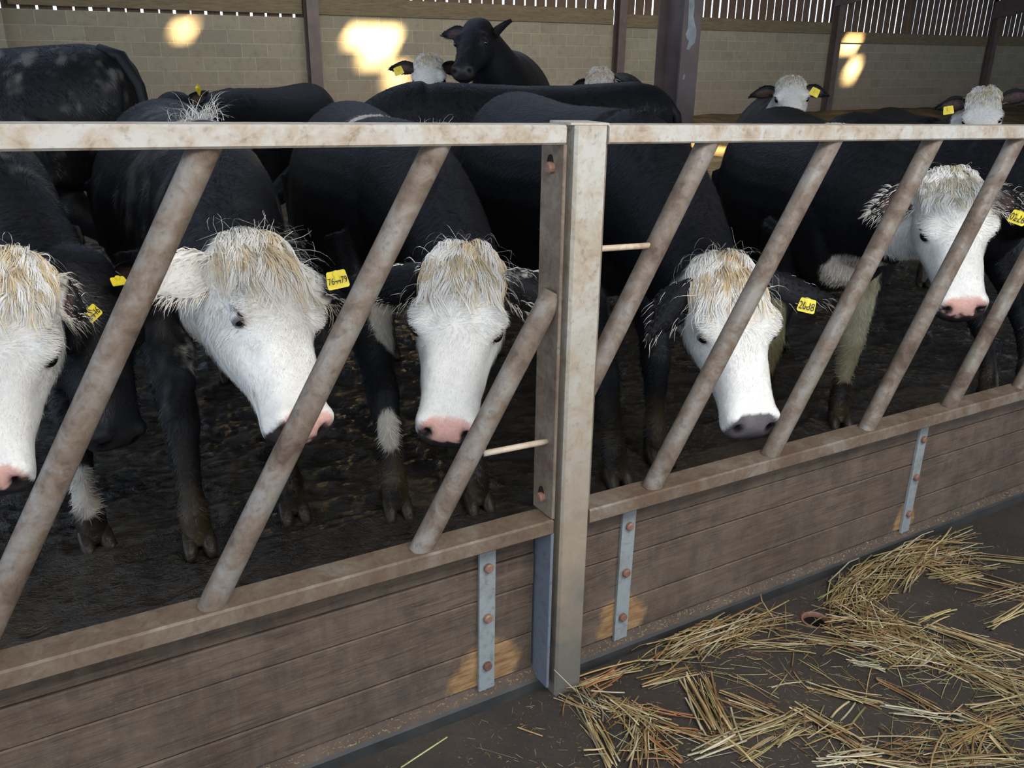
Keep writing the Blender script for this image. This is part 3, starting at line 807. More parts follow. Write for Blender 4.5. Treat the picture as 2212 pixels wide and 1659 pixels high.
def cow(label, W, head_dir, s=1.0, head=None, near=2, white=True, ears=((1, -.1, -.35), (-1, -.1, -.35)), earn=None, lid=48, tufts=(), feet=None, patches=(), muzzle='pink',
        tail=None, gz=None, poll=.07, poll_dir=(0, 1, 0), hs=1.0, ear_col=((0, 0), (0, 0)), fringe=None, tags=(), body_dust=0.0, pollc=CREAM, headlow=None, vox=None, group=None):
    h = unit([head_dir[0], head_dir[1], 0]); r = np.cross(h, [0, 0, 1.]); up = np.array([0, 0, 1.])
    W = np.array([W[0], W[1], 0.]); gz = float(floor_z(np.array(W[0]), np.array(W[1]))) if gz is None else gz
    base = W + up * gz
    def pos(u, lat, z): return base + h * (.35 - u) * s + r * lat * s + up * z * s
    parts = []
    # trunk
    st = [(-.02, .98, .15, .10), (.05, .95, .25, .165), (.15, .94, .305, .215), (.30, .935, .345, .245), (.5, .92, .355, .275), (.75, .90, .365, .315), (1.0, .905, .365, .335), (1.2, .95, .335, .325), (1.36, 1.01, .285, .285), (1.48, 1.04, .235, .23), (1.56, 1.05, .17, .15)]
    R = [sring(pos(u, 0, zc), r, up, hw * s, hh * s, 30, 2.35, .28) for u, zc, hh, hw in st]
    mb = MB(); mb.rings(R); parts.append((np.concatenate(mb.V), mb.F))
    Rh, t = head
    hsz = s * hs if hs else s
    hs_ = hs
    # neck
    P0 = pos(.20, 0, 1.0); P3 = t + hs_ * (Rh @ np.array([0, .045, -.125])); Ln = np.linalg.norm(P3 - P0)
    P1 = P0 + h * .45 * Ln + up * .02; P2 = P3 + Rh @ np.array([0, -.22, -.55]) * .42 * Ln
    R = []; m = 12
    for i in range(m + 1):
        q = i / m; B = (1 - q) ** 3 * P0 + 3 * (1 - q) ** 2 * q * P1 + 3 * (1 - q) * q * q * P2 + q ** 3 * P3
        T = unit(3 * (1 - q) ** 2 * (P1 - P0) + 6 * (1 - q) * q * (P2 - P1) + 3 * q * q * (P3 - P2))
        lat = r * (1 - q) + Rh[:, 0] * q; lat = unit(lat - lat @ T * T); vv = np.cross(lat, T)
        if vv @ (up * (1 - q) + .3 * up - Rh[:, 1] * q) < 0: vv = -vv
        ra = (.20 * (1 - q) + .095 * q) * s; rb = (.29 * (1 - q) + .125 * q) * s
        R.append(sring(B, lat, vv, ra, rb, 24, 2.1, .15))
    mb = MB(); mb.rings(R); parts.append((np.concatenate(mb.V), mb.F))
    # dewlap fold from throat to brisket
    # head
    mb = MB(); mb.rings(head_rings(Rh, t, hs_)); parts.append((np.concatenate(mb.V), mb.F))
    for sx in (1, -1):
        mb = MB(); mb.ball(t + hs_ * (Rh @ np.array([sx * .088, .190, -.030])), .036 * hs_, 14, 10, (1, 1.25, .9), Rh); parts.append((np.concatenate(mb.V), mb.F))
        mb = MB(); mb.ball(t + hs_ * (Rh @ np.array([sx * .052, .450, -.062])), .030 * hs_, 12, 8, (1, 1, 1.2), Rh); parts.append((np.concatenate(mb.V), mb.F))
    mb = MB(); mb.ball(t + hs_ * (Rh @ np.array([0, .455, -.138])), .042 * hs_, 12, 8, (1.05, .9, .6), Rh); parts.append((np.concatenate(mb.V), mb.F))
    # legs
    FR = [(.30, .15, .86, .15), (.34, .165, .70, .115), (.35, .165, .58, .085), (.33, .16, .45, .058), (.325, .155, .38, .060), (.33, .155, .31, .046), (.33, .15, .19, .036), (.32, .15, .115, .049), (.30, .15, .05, .047), (.29, .15, .02, .05)]
    HR_ = [(1.28, .15, .95, .20), (1.20, .18, .72, .155), (1.27, .17, .60, .095), (1.40, .155, .51, .062), (1.46, .15, .45, .058), (1.44, .15, .36, .043), (1.43, .15, .2, .037), (1.42, .15, .115, .048), (1.40, .15, .05, .047), (1.39, .15, .02, .05)]
    claws = []
    for j, (tab, sg) in enumerate(((FR, 1), (FR, -1), (HR_, 1), (HR_, -1))):
        pts = np.array([pos(u, lat * sg, z) for u, lat, z, _ in tab]); rad = np.array([q[3] * s for q in tab])
        ft = None if feet is None else feet[j]
        if ft is not None:
            dlt = np.array([ft[0], ft[1], 0]) - pts[-1] * np.array([1, 1, 0]); wz = sstep(.95, .12, np.array([q[2] for q in tab]))
            pts = pts + wz[:, None] * dlt
        # stand on the ground below
        g = float(floor_z(np.array(pts[-1, 0]), np.array(pts[-1, 1]))); wz = sstep(.9, .1, np.array([q[2] for q in tab])); pts[:, 2] += wz * (g - gz)
        mb = MB(); mb.tube(pts, rad, 14); parts.append((np.concatenate(mb.V), mb.F))
        for sc_ in (1, -1):
            fd = unit(h + r * sc_ * .10 + (0 if ft is None or len(ft) < 3 else 1) * 0); c0 = pts[-2] + r * sc_ * .024 * s
            rr = []
            for q, (fx, zz, wx, wz_) in enumerate(((-.045, .035, .016, .030), (-.02, .045, .024, .045), (.02, .040, .025, .040), (.055, .025, .022, .025), (.080, .012, .012, .010))):
                cc = np.array([c0[0], c0[1], g]) + fd * fx * s + up * zz * s
                rr.append(sring(cc, r, up, wx * s, wz_ * s, 12, 2.6))
            mb = MB(); mb.rings(rr); claws.append((np.concatenate(mb.V), mb.F))
    vx = vox or (.0095 if near == 2 else .013 if near == 1 else .02)
    V, N, Q = voxel_union(parts, vx * max(.8, s), 7 if near else 4)
    n0 = len(V)
    # ---- colours on the trunk and head
    q = (V - t) @ Rh / hs_
    nz = vnoise(V, 22, 3.) * .5 + vnoise(V, 60, 9.) * .35
    col = np.tile(BLACK, (n0, 1)) * (1 + .25 * vnoise(V, 9)[:, None]); rgh = np.full(n0, .52)
    inhead = (np.abs(q[:, 0]) < .19) & (q[:, 1] < .6) & (q[:, 2] > -.34) & (q[:, 2] < .12) & (q[:, 1] > -.16)
    if white:
        bd = q[:, 1] + .045 + np.clip(q[:, 2] + .06, -.3, 0) * .30 + nz * .022
        k = sstep(-.012, .012, bd) * inhead
        wc = WHITE * (1 + .04 * vnoise(V, 14, 5.)[:, None])
        k2 = (np.exp(-((q[:, 1] - .02) / .07) ** 2) * .55 * (q[:, 2] > -.1))[:, None]; wc = wc * (1 - k2) + pollc * k2
        col = col * (1 - k[:, None]) + wc * k[:, None]
    for pt in patches:
        c_, rad, cc = pt[0], pt[1], pt[2]; c_ = pos(*c_) if c_ is not None else np.asarray(pt[3])
        dd = np.linalg.norm((V - c_) / np.asarray(rad), axis=1) + nz * .18; k = sstep(1.06, .92, dd)[:, None]
        if len(pt) > 4: k = k * pt[4]
        col = col * (1 - k) + np.asarray(cc) * k
    # muzzle skin
    mz = inhead & (q[:, 1] > .40)
    front = q[:, 1] - .447 + np.clip(-.045 - q[:, 2], 0, .1) * .06 - np.clip(np.abs(q[:, 0]) - .040, 0, 1) * .75 + nz * .006
    k = sstep(-.003, .005, front) * mz
    if muzzle == 'pink':
        skin = np.tile(PINK, (n0, 1)); dk = sstep(.0, .25, (-.070 - q[:, 2]) * 24 + vnoise(V, 75, 2.) * .6 - .1 + np.clip(np.abs(q[:, 0]) - .034, 0, 1) * 20)
        skin = skin * (1 - dk[:, None]) + np.array([.03, .025, .025]) * dk[:, None]
    elif muzzle == 'grey': skin = np.tile([.10, .088, .092], (n0, 1)) * (1 + .3 * vnoise(V, 50)[:, None])
    else: skin = np.tile([.02, .018, .018], (n0, 1))
    col = col * (1 - k[:, None]) + skin * k[:, None]; rgh = rgh * (1 - k) + .3 * k
    for sx in (1, -1):
        nc = np.array([sx * .047, .478, -.066]); dn = np.linalg.norm((q - nc) * np.array([1.0, .8, .75]), axis=1); dn = np.where(inhead, dn, 9)
        w = np.exp(-(dn / .013) ** 2); V = V - N * (w * .016 * hs_)[:, None]; kk = sstep(.018, .010, dn)[:, None]; col = col * (1 - kk) + np.array([.01, .007, .007]) * kk
        de = np.linalg.norm((q - EYE * np.array([sx, 1, 1])) * np.array([.8, 1.0, 1.0]), axis=1); de = np.where(inhead, de, 9)
        kk = (sstep(.031, .024, de + vnoise(V, 60) * .002) * .8 * (1 if lid < 100 else sstep(.196, .212, q[:, 1])))[:, None]; col = col * (1 - kk) + (np.array([.30, .17, .14]) if white else BLACK) * kk
        kk = (sstep(.026, .022, de) * (1 if lid < 100 else sstep(.200, .212, q[:, 1])))[:, None]; col = col * (1 - kk) + np.array([.02, .015, .015]) * kk
        V = V - N * (np.exp(-(de / .020) ** 2) * (.008 if lid < 100 else .003) * hs_)[:, None]
    for sx in (1, -1):      # brow, hollow under the eye, cheek muscle, facial crest
        for (x_, y_, z_), rr_, am in (((.080, .165, -.004), .030, .007), ((.072, .275, -.062), .032, -.008), ((.080, .15, -.15), .060, .010), ((.076, .33, -.10), .030, .004), ((.045, .31, -.005), .028, .003), ((.0, .30, .0), .03, -.002)):
            dd = np.linalg.norm(q - np.array([sx * x_, y_, z_]), axis=1); V = V + N * (np.exp(-(dd / rr_) ** 2) * am * inhead * hs_)[:, None]
    # mouth line
    ml = np.where(inhead & (q[:, 1] > .36), np.abs(q[:, 2] + .122 + (q[:, 1] - .47) * .12), 9); w = np.exp(-(ml / .005) ** 2); V = V - N * (w * .006 * hs_)[:, None]; col = col * (1 - .55 * w[:, None])
    # dust and dung
    zg = V[:, 2] - floor_z(V[:, 0], V[:, 1])
    md = sstep(.42, .10, zg + vnoise(V, 12, 4.) * .14) * (.35 + .65 * sstep(-.2, .4, vnoise(V, 16, 8.)))
    col = col * (1 - md[:, None] * .85) + MUD * md[:, None] * .85; rgh = np.where(zg < .16, .22, rgh)
    if body_dust:
        dz = vnoise(V * np.array([1, 1, .35]), 14, 2.) * .6 + vnoise(V * np.array([1, 1, .5]), 40, 6.) * .4 + vnoise(V, 3.) * .6
        k = (sstep(.05, .7, dz) * body_dust * (~inhead))[:, None]; col = col * (1 - k) + DUST * k
    allV, allF, allC = [V], [Q], [np.concatenate([col, rgh[:, None]], 1)]
    n = n0
    F2 = []
    for cv, cf in claws:
        allV.append(cv); F2 += [tuple(i + n for i in f) for f in cf]; n += len(cv)
        allC.append(np.tile([.03, .022, .014, .2], (len(cv), 1)))
    einfo = []
    for j, (ed, sx) in enumerate(zip(ears, (1, -1))):
        if ed is None: einfo.append(None); continue
        ln = ed[3] if len(ed) > 3 else .19
        root = t + hs_ * (Rh @ np.array([sx * .088, .030, -.085])); d = Rh @ unit(ed[:3])
        en = Rh @ np.array((0, .45, .8)) if earn is None or earn[j] is None else Rh @ unit(earn[j])
        ev, ef, side, uu, vv, sd, enn = ear_mesh(root, d, en, ln * hs_, .064 * hs_)
        allV.append(ev); F2 += [tuple(i + n for i in f) for f in ef]; n += len(ev)
        c0 = np.tile(BLACK, (len(ev), 1)); inner = (side == 1) & (np.abs(vv) < .7) & (uu < .8); c0[inner] = np.array([.07, .04, .035])
        wl = ear_col[j][0]; kk = sstep(wl + .12, wl - .12, uu + .1 * rng.standard_normal(len(uu)))[:, None] if wl > 0 else 0
        c0 = c0 * (1 - kk) + WHITE * .9 * kk
        allC.append(np.concatenate([c0, np.full((len(ev), 1), .55)], 1)); einfo.append((ev, side, uu, vv, d, sd, enn))
    if tail is not None:
        tp = np.array([np.asarray(pos(*p)) for p in tail]); mb = MB(); mb.tube(tp, np.linspace(.034, .016, len(tp)) * s, 12); tv = np.concatenate(mb.V)
        allV.append(tv); F2 += [tuple(i + n for i in f) for f in mb.F]; n += len(tv); allC.append(np.tile([*BLACK * 1.2, .55], (len(tv), 1)))
    body = mesh('cow', np.concatenate(allV), [tuple(f) for f in Q.tolist()] + F2, M_COAT, True, base, None, np.concatenate(allC))
    tag(body, label, 'cow', group)
    for sx in (1, -1):
        e = t + hs_ * (Rh @ (EYE * np.array([sx, 1, 1]) + np.array([-sx * .0065, 0, -.002])))
        mb = MB(); mb.ball(e, .0215 * hs_, 18, 12, (.9, 1.1, 1), Rh); mb.build('eye', M_EYE, body, True)
        if near:      # upper lid drawn part way over the eye
            nl, ml = 20, 7; P = []
            for a_ in range(ml + 1):
                th = math.radians(lid) * a_ / ml
                for b_ in range(nl):
                    ph = 2 * math.pi * b_ / nl; P.append(e + 1.09 * .0215 * hs_ * (Rh @ (np.array([math.sin(th) * math.cos(ph) * .95, -math.cos(th) * 1.1, math.sin(th) * math.sin(ph)]))))
            P2 = [e + (p_ - e) * .93 for p_ in P]; nn_ = len(P)
            Fc = [(i * nl + k, i * nl + (k + 1) % nl, (i + 1) * nl + (k + 1) % nl, (i + 1) * nl + k) for i in range(ml) for k in range(nl)]
            Fc = Fc + [tuple(x + nn_ for x in f[::-1]) for f in Fc] + [(ml * nl + k, ml * nl + (k + 1) % nl, nn_ + ml * nl + (k + 1) % nl, nn_ + ml * nl + k) for k in range(nl)]
            cl_ = np.tile([*((np.array([.56, .48, .43]) if lid < 100 else WHITE * .9) if white else BLACK), .5], (2 * nn_, 1))
            cl_[(ml - 1) * nl:(ml + 1) * nl, :3] *= .25
            mesh('eyelid', P + P2, Fc, M_COAT, True, None, body, cl_)
        if white and near:      # lashes over the eye
            k_ = 46; a_ = np.linspace(-1.2, 1.2, k_)
            Pl = e + hs_ * ((np.stack([sx * np.full(k_, .012), -.020 * np.cos(a_) , .022 * np.sin(a_) + .004], 1)) @ Rh.T)
            Nl = np.tile(Rh @ unit([sx, -.2, .3]), (k_, 1)); Dl = np.tile(Rh @ unit([sx * .2, .55, -.1]), (k_, 1)) + rng.normal(0, .15, (k_, 3))
            strands('eyelash', Pl, Nl, Dl, rng.uniform(.014, .022, k_), .0009, .9, .2, np.tile(WHITE * .85, (k_, 1)), body, 3)
    # ---- hair
    if near == 0: 
        for tg in tags: ear_tag(body, *tg)
        return body
    hf = 1.0 if near == 2 else .4
    qf = q[Q[:, 0]]; inh = inhead[Q[:, 0]] & (qf[:, 1] < .43)
    if white:
        bdq = (qf[:, 1] + .05 + np.clip(qf[:, 2] + .06, -.3, 0) * .30) > 0
        dens = inh * bdq * (1.0 + 1.6 * (qf[:, 2] > -.06)) * np.where(qf[:, 1] > .38, .4, 1)
        S_ = sample(V, N, Q, dens, int(15000 * hf))
        P_, N_, qq, ww = S_; ql = (P_ - t) @ Rh / hs_
        keep = np.ones(len(P_), bool)
        for sx in (1, -1): keep &= np.linalg.norm(ql - EYE * np.array([sx, 1, 1]), axis=1) > (.024 if lid < 100 else .017)
        P_, N_, ql, qq, ww = P_[keep], N_[keep], ql[keep], qq[keep], ww[keep]
        def flow(ql):
            d_ = np.stack([ql[:, 0] * 1.0, (ql[:, 1] - WHORL_Y), np.zeros(len(ql))], 1); d_ /= np.linalg.norm(d_, axis=1)[:, None] + .01
            sidew = sstep(-.03, -.12, ql[:, 2])[:, None]; lower = sstep(.0, .10, ql[:, 1] - WHORL_Y)[:, None]
            d_ = d_ * (1 - lower * .8) + np.array([0, 1, 0]) * lower * .8
            d_ = d_ * (1 - sidew) + np.array([0, .75, -.6]) * sidew
            return d_ + np.stack([vnoise(ql, 24, 1.), vnoise(ql, 24, 31.), vnoise(ql, 24, 61.)], 1) * .7
        dl = flow(ql) + rng.normal(0, .13, ql.shape)
        Ls = .010 + .016 * np.exp(-((ql[:, 1] - .13) / .09) ** 2) + .005 * sstep(-.03, -.12, ql[:, 2])
        Cb = (col[qq] * ww[..., None]).sum(1) * rng.uniform(.74, 1.12, (len(P_), 1)); Cb = np.clip(Cb, 0, .9)
        tn = (rng.random(len(P_)) < .16 * np.exp(-((ql[:, 1] - .06) / .10) ** 2))[:, None]; Cb = np.where(tn, pollc * rng.uniform(.6, 1.1, (len(P_), 1)), Cb)
        strands('face_hair', P_ - N_ * .001, N_, dl @ Rh.T, Ls * hs_ * rng.uniform(.7, 1.25, len(P_)), .0015 if near == 2 else .0026, .34, .05, Cb, body, 3, .3)
        # forelock: long locks combed down over the forehead from the poll, following the skull
        hm = inhead & (q[:, 2] > -.16) & (q[:, 1] < .40); HV, HN = V[hm], N[hm]
        kd = KDTree(len(HV))
        for i_, v_ in enumerate(HV): kd.insert(v_, i_)
        kd.balance()
        m = inh * (np.abs(qf[:, 0]) < .085) * (qf[:, 1] < .10) * (qf[:, 1] > -.055) * (qf[:, 2] > -.06)
        S_ = sample(V, N, Q, m.astype(float), int(1500 * hf))
        if S_ is not None and poll > 0:
            P_, N_, qq, ww = S_; ql = (P_ - t) @ Rh / hs_; n_ = len(P_); steps = 8
            cid = np.round(ql[:, :2] / .017).astype(int); key = cid[:, 0] * 31 + cid[:, 1] * 57
            hsh = lambda k, b: ((np.sin(key * 12.9898 + k * 78.233) * 43758.5453) % 1) * 2 * b - b      # one value per lock
            L_ = poll * hs_ * (1 + hsh(1, .4)) * rng.uniform(.75, 1.1, n_); offm = .006 + .012 * np.abs(hsh(2, 1.)) + rng.uniform(0, .005, n_)
            want = np.asarray(poll_dir, float) + np.stack([ql[:, 0] * 6 + hsh(3, .6), hsh(4, .2), np.zeros(n_)], 1) + rng.normal(0, .10, (n_, 3))
            want = want @ Rh.T; p = P_.copy(); dcur = want + N_ * .8; pts = [p.copy()]; sides = []
            wavA = hsh(5, 1.) * .55
            for k in range(1, steps + 1):
                tt_ = k / steps; st_ = (L_ / steps)[:, None]
                near_i = np.array([kd.find(x)[1] for x in p]); nn_ = HN[near_i]; pn_ = HV[near_i]
                wv_ = np.cross(want, nn_) * (np.sin(tt_ * 5 + hsh(6, 3.)) * wavA)[:, None]
                dw = want + wv_; dw = dw - (dw * nn_).sum(1)[:, None] * nn_; dw /= np.linalg.norm(dw, axis=1)[:, None] + 1e-6
                dcur = dcur / (np.linalg.norm(dcur, axis=1)[:, None] + 1e-6) * .45 + dw * .55
                p = p + dcur / (np.linalg.norm(dcur, axis=1)[:, None] + 1e-6) * st_
                hgt = ((p - pn_) * nn_).sum(1); tgt = offm * (.35 + .65 * math.sin(math.pi * min(1, tt_ * 1.15)))
                p = p + nn_ * ((tgt - hgt) * .55)[:, None]; pts.append(p.copy())
            pts = np.stack(pts, 1); tn_ = np.gradient(pts, axis=1); vw = unit(Rh[:, 2]); sd_ = np.cross(tn_, vw); sd_ /= np.linalg.norm(sd_, axis=2)[..., None] + 1e-6
            tt = np.linspace(0, 1, steps + 1); wd_ = (.0016 if near == 2 else .0026) * (1 - tt ** 2.2) * .5 + .0001
            VV = np.stack([pts - sd_ * wd_[None, :, None], pts + sd_ * wd_[None, :, None]], 2)
            shade = hsh(7, 1.); cb = np.where((shade + rng.normal(0, .25, n_) > .28)[:, None], pollc * (1 + hsh(8, .25))[:, None], WHITE * rng.uniform(.85, 1.08, (n_, 1)))
            CC = np.ones((n_, steps + 1, 2, 4)) * .5; CC[..., :3] = np.clip(cb, 0, .88)[:, None, None, :] * (.8 + .25 * tt)[None, :, None, None]
            b_ = np.arange(n_)[:, None] * (2 * (steps + 1)) + np.arange(steps)[None] * 2
            tag(mesh('forelock', VV.reshape(-1, 3), np.stack([b_, b_ + 1, b_ + 3, b_ + 2], -1).reshape(-1, 4), M_HAIR, True, None, body, CC.reshape(-1, 4)), kind='stuff')
            # loose hairs standing off the crown
            kf = int(90 * hf); pk = rng.integers(0, n_, kf)
            strands('flyaway_hair', P_[pk], N_[pk], want[pk] + rng.normal(0, .5, (kf, 3)), poll * hs_ * rng.uniform(.5, 1.0, kf), .0010, 1.4, .3, np.tile(WHITE * .95, (kf, 1)), body, 6, .5)
    # short coat on the black parts
    zq = zg[Q[:, 0]]; dk = (~(inhead[Q[:, 0]] & (qf[:, 1] > -.03))) if white else (qf[:, 1] < .41) | ~inhead[Q[:, 0]]
    view = ((CAM - V[Q[:, 0]]) * N[Q[:, 0]]).sum(1) > -.25
    S_ = sample(V, N, Q, (dk & view & (zq > .12)).astype(float), int(26000 * hf))
    P_, N_, qq, ww = S_; n_ = len(P_)
    dl = -h * .55 + np.array([0, 0, -.75]) + .55 * np.stack([vnoise(P_, 7, 1.), vnoise(P_, 7, 31.), vnoise(P_, 7, 61.)], 1) + rng.normal(0, .12, (n_, 3))
    Cb = (col[qq] * ww[..., None]).sum(1) * rng.uniform(.6, 1.7, (n_, 1)) + .001
    strands('coat_hair', P_ - N_ * .001, N_, dl, rng.uniform(.016, .034, n_) * s, .0020 if near == 2 else .0032, .35, .05, np.clip(Cb, 0, .9), body, 2, .2)
    # ear hair
    for j, ei in enumerate(einfo):
        if ei is None: continue
        ev, side, uu, vv, d, sd, enn = ei
        k_ = int(800 * hf); pick = rng.integers(0, len(ev), k_)
        edge = np.abs(vv[pick]); nr = np.where(side[pick, None] == 1, enn, -enn) * np.ones((k_, 1))
        dd = d * 1.0 + np.outer(np.sign(vv[pick]) * (edge > .8) * .5, sd) + rng.normal(0, .22, (k_, 3))
        fr = ear_col[j][1]; wl = ear_col[j][0]
        isw = (rng.random(k_) < np.where((edge > .7) | (side[pick] == 1), fr, 0)) | (uu[pick] + rng.normal(0, .08, k_) < wl)
        ll = np.where(isw & (edge > .5), rng.uniform(.02, .042, k_), rng.uniform(.008, .018, k_))
        cc = np.where(isw[:, None], (WHITE * .7 + CREAM * .3) * rng.uniform(.7, 1.1, (k_, 1)), BLACK * rng.uniform(.8, 2., (k_, 1)) + .003)
        strands('ear_hair', ev[pick] + rng.normal(0, .002, (k_, 3)), nr, dd, ll * hs_, .0015 if near == 2 else .0024, .35, .45, np.clip(cc, 0, .9), body, 4, .3)
    for (tp_, n_, ln_, cc_) in tufts:
        c_ = pos(*tp_); kq = np.argmin(np.linalg.norm(V - c_, axis=1)); c_ = V[kq]
        P_ = c_ + rng.normal(0, 1, (n_, 3)) * np.array([.03, .03, .004]); N_ = np.tile(unit([0, -.25, 1.]), (n_, 1)) + rng.normal(0, .25, (n_, 3)); N_ /= np.linalg.norm(N_, axis=1)[:, None]
        strands('crest_hair', P_, N_, rng.normal(0, .6, (n_, 3)) + [.3, -.3, .2], ln_ * rng.uniform(.3, 1.1, n_) ** 1.5, .0015, 1.3, .1, np.asarray(cc_) * rng.uniform(.8, 1.1, (n_, 1)), body, 5, .35)
    for tg in tags: ear_tag(body, *tg)
    return body


# head poses: nose direction, face normal, poll position
def hp(y, z, t): return frame(y, z), np.array(t, float)
P_A = hp((-0.2190, -0.6052, -0.7653), (-0.0822, -0.7701, 0.6326), (-0.0006, 2.1405, 1.0371))
P_c2 = hp((-0.0129, -0.7521, -0.6589), (0.1706, -0.6509, 0.7397), (0.5434, 2.0256, 1.0507))
P_c3 = hp((-0.4162, -0.5681, -0.7099), (-0.3483, -0.6216, 0.7016), (1.0260, 1.9212, 0.9938))
P_c4 = hp((-0.2367, -0.6157, -0.7515), (-0.2792, -0.6978, 0.6596), (1.7678, 1.6860, 0.9453))
P_c5 = hp((-0.4088, -0.5275, -0.7447), (-0.5260, -0.5307, 0.6646), (2.8203, 1.7507, 1.1052))
P_M = hp((-0.5079, -0.3887, -0.7687), (-0.7036, -0.3277, 0.6306), (5.7223, 3.4615, 1.2842))
P_Hb = hp((-0.5738, -0.5805, -0.5777), (-0.4485, -0.3675, 0.8147), (2.9430, 5.3196, 1.6841))
P_I = hp((-0.3291, -0.6928, -0.6416), (-0.3375, -0.5483, 0.7652), (2.8493, 5.8602, 1.4470))
P_Lb = hp((-0.5759, -0.6389, -0.5100), (-0.3961, -0.3277, 0.8577), (5.0467, 4.4947, 1.3370))
P_c4 = (P_c4[0], P_c4[1] + np.array([.004, .038, -.018]))
_R = P_c2[0]; _a = math.radians(15); P_c2 = (np.stack([_R[:, 0] * math.cos(_a) + _R[:, 2] * math.sin(_a), _R[:, 1], _R[:, 2] * math.cos(_a) - _R[:, 0] * math.sin(_a)], 1), P_c2[1])
WP = WHITE * np.array([.95, .9, .82])


def tg(px, py, dep, text='', sc=1.0, yaw=0., roll=0., tilt=0.):
    c = atD(px, py, dep); n = unit(CAM - c); u = np.array([0, 0, 1.])
    n = rodr(u, yaw) @ n; u = rodr(n, roll) @ u; n = rodr(np.cross(u, n), tilt) @ n
    return (c, n, u, text, sc)


CG = 'cattle in the yard'
# nearest row, heads at the barrier
cow('white-faced cow cut off by the left edge, pink muzzle low behind the first bar', (-1.02, 2.86), (.74, -.68), .98, P_A, 2, ears=((1, -.1, -.4), (-.7, -.1, -.8, .10)), earn=(None, (-.5, 0, 1)),
    poll=.075, ear_col=((.4, .7), (.5, .3)), body_dust=.9, patches=[((.0, 0, .62), (.15, .15, .2), WP * .7)])
cow('black-faced cow with two yellow tags, lowered head between the two leftmost white faces', (-.03, 3.42), (.12, -.99), 1.0, hp((.02, -.42, -.90), (.50, -.74, .42), (.215, 2.50, .93)), 2, white=False,
    ears=((.35, -.4, -.85), (-1, -.25, -.2)), poll=0, body_dust=.75, feet=[None, (.10, 2.66), None, None], muzzle='black',
    patches=[(None, (.085, .085, .085), WP * .95, (.085, 2.66, .20))], tags=[tg(201, 676, 2.13, '6446', .8, .5, .5), tg(257, 606, 2.26, '', .8, .3, 0, -.9)])
cow('shaggy white-faced cow with eyes lowered, tag 764479 on its ear', (.62, 3.0), (-.08, -1), 1.0, P_c2, 2, ears=((1, .30, -.25, .15), (-1, -.02, -.12, .21)), earn=((0, .2, 1), (0, .2, -1)),
    lid=132, poll=.115, poll_dir=(-.25, 1.0, 0), tufts=[((.33, .0, 1.27), 150, .10, WHITE)], ear_col=((1.1, 1.0), (.50, .5)), feet=[(.378, 2.50), (.70, 2.56), None, None], body_dust=.5,
    patches=[((-.02, .06, .66), (.14, .15, .18), WP * .55), ((.32, .0, 1.27), (.14, .09, .07), WP), ((.05, 0, .5), (.10, .10, .16), WP * .5)],
    tags=[tg(729, 604, 1.90, '764479', .95, .15, .14)])
cow('white-faced cow looking straight out between the bars left of the post, pink and black nose', (1.33, 3.02), (-.20, -.98), 1.0, P_c3, 2, ears=((1, .05, -.45), (-1, .12, -.15)), earn=((0, -.2, -1), (0, -.2, -1)),
    poll=.085, poll_dir=(-.25, 1.0, 0), tufts=[((.10, -.03, 1.22), 60, .06, WP * .5)], feet=[(1.02, 2.42), (1.29, 2.33), None, None], ear_col=((0, .2), (.05, .5)),
    patches=[((.75, .0, 1.28), (.16, .07, .06), WP * .9), ((.02, -.05, .98), (.05, .08, .09), WP * .5), ((.04, .10, .60), (.09, .10, .17), WP * .5), (None, (.08, .08, .1), WP * .9, (1.02, 2.44, .30))])  # white chest patch dimmed in its colour for the shade there
cow('white-faced cow with grey nose, right of the post, head lowered behind a slanting bar', (2.10, 2.72), (-.20, -.98), 1.05, P_c4, 2, ears=((.75, .62, -.35, .17), (-1, .14, -.05, .25)), earn=((-.2, 0, -1), (0, .3, -1)),
    muzzle='grey', lid=112, poll=.10, poll_dir=(.1, 1, 0), tufts=[((.15, .0, 1.2), 120, .05, BLACK * 2.5)], pollc=CREAM * np.array([.95, .88, .8]), feet=[(1.85, 2.26), (2.12, 2.34), None, None], ear_col=((0, .08), (0, .1)),
    tags=[tg(1743, 660, 2.30, '2088', .9, -.1, -.12)])
cow('curly white-faced cow staring out near the right edge, head raised, pink nose', (3.10, 2.44), (-.55, -.835), 1.02, P_c5, 2, ears=((1, -.02, -.30, .16), (-1, .0, -.1, .18)), earn=((.3, .5, .6), (0, .1, 1)),
    poll=.06, poll_dir=(-.1, .8, 0), feet=[(2.80, 2.42), (3.12, 2.26), None, None], ear_col=((.05, .7), (.35, .5)), pollc=np.array([.52, .45, .32]),
    patches=[((.42, .02, 1.27), (.10, .09, .08), WP), (None, (.10, .12, .30), np.array([.34, .30, .19]), (3.12, 2.27, .42)), (None, (.07, .1, .2), np.array([.2, .17, .08]), (2.80, 2.44, .36)), ((-.02, 0, .72), (.10, .16, .16), WP * .8)],
    tags=[tg(2199, 470, 2.62, '0226', .95, -.2, -.25)])
cow('dark brown-black cow just cut off by the right edge, white mark on its leg', (4.35, 2.62), (-.30, -.95), 1.0, hp((.15, -.45, -.88), (-.2, -.86, .45), (4.22, 1.90, .98)), 1, white=False,
    poll=.05, patches=[(None, (.07, .07, .10), WP, (4.10, 2.14, .30))], feet=[(4.10, 2.14), (4.36, 2.1), None, None])
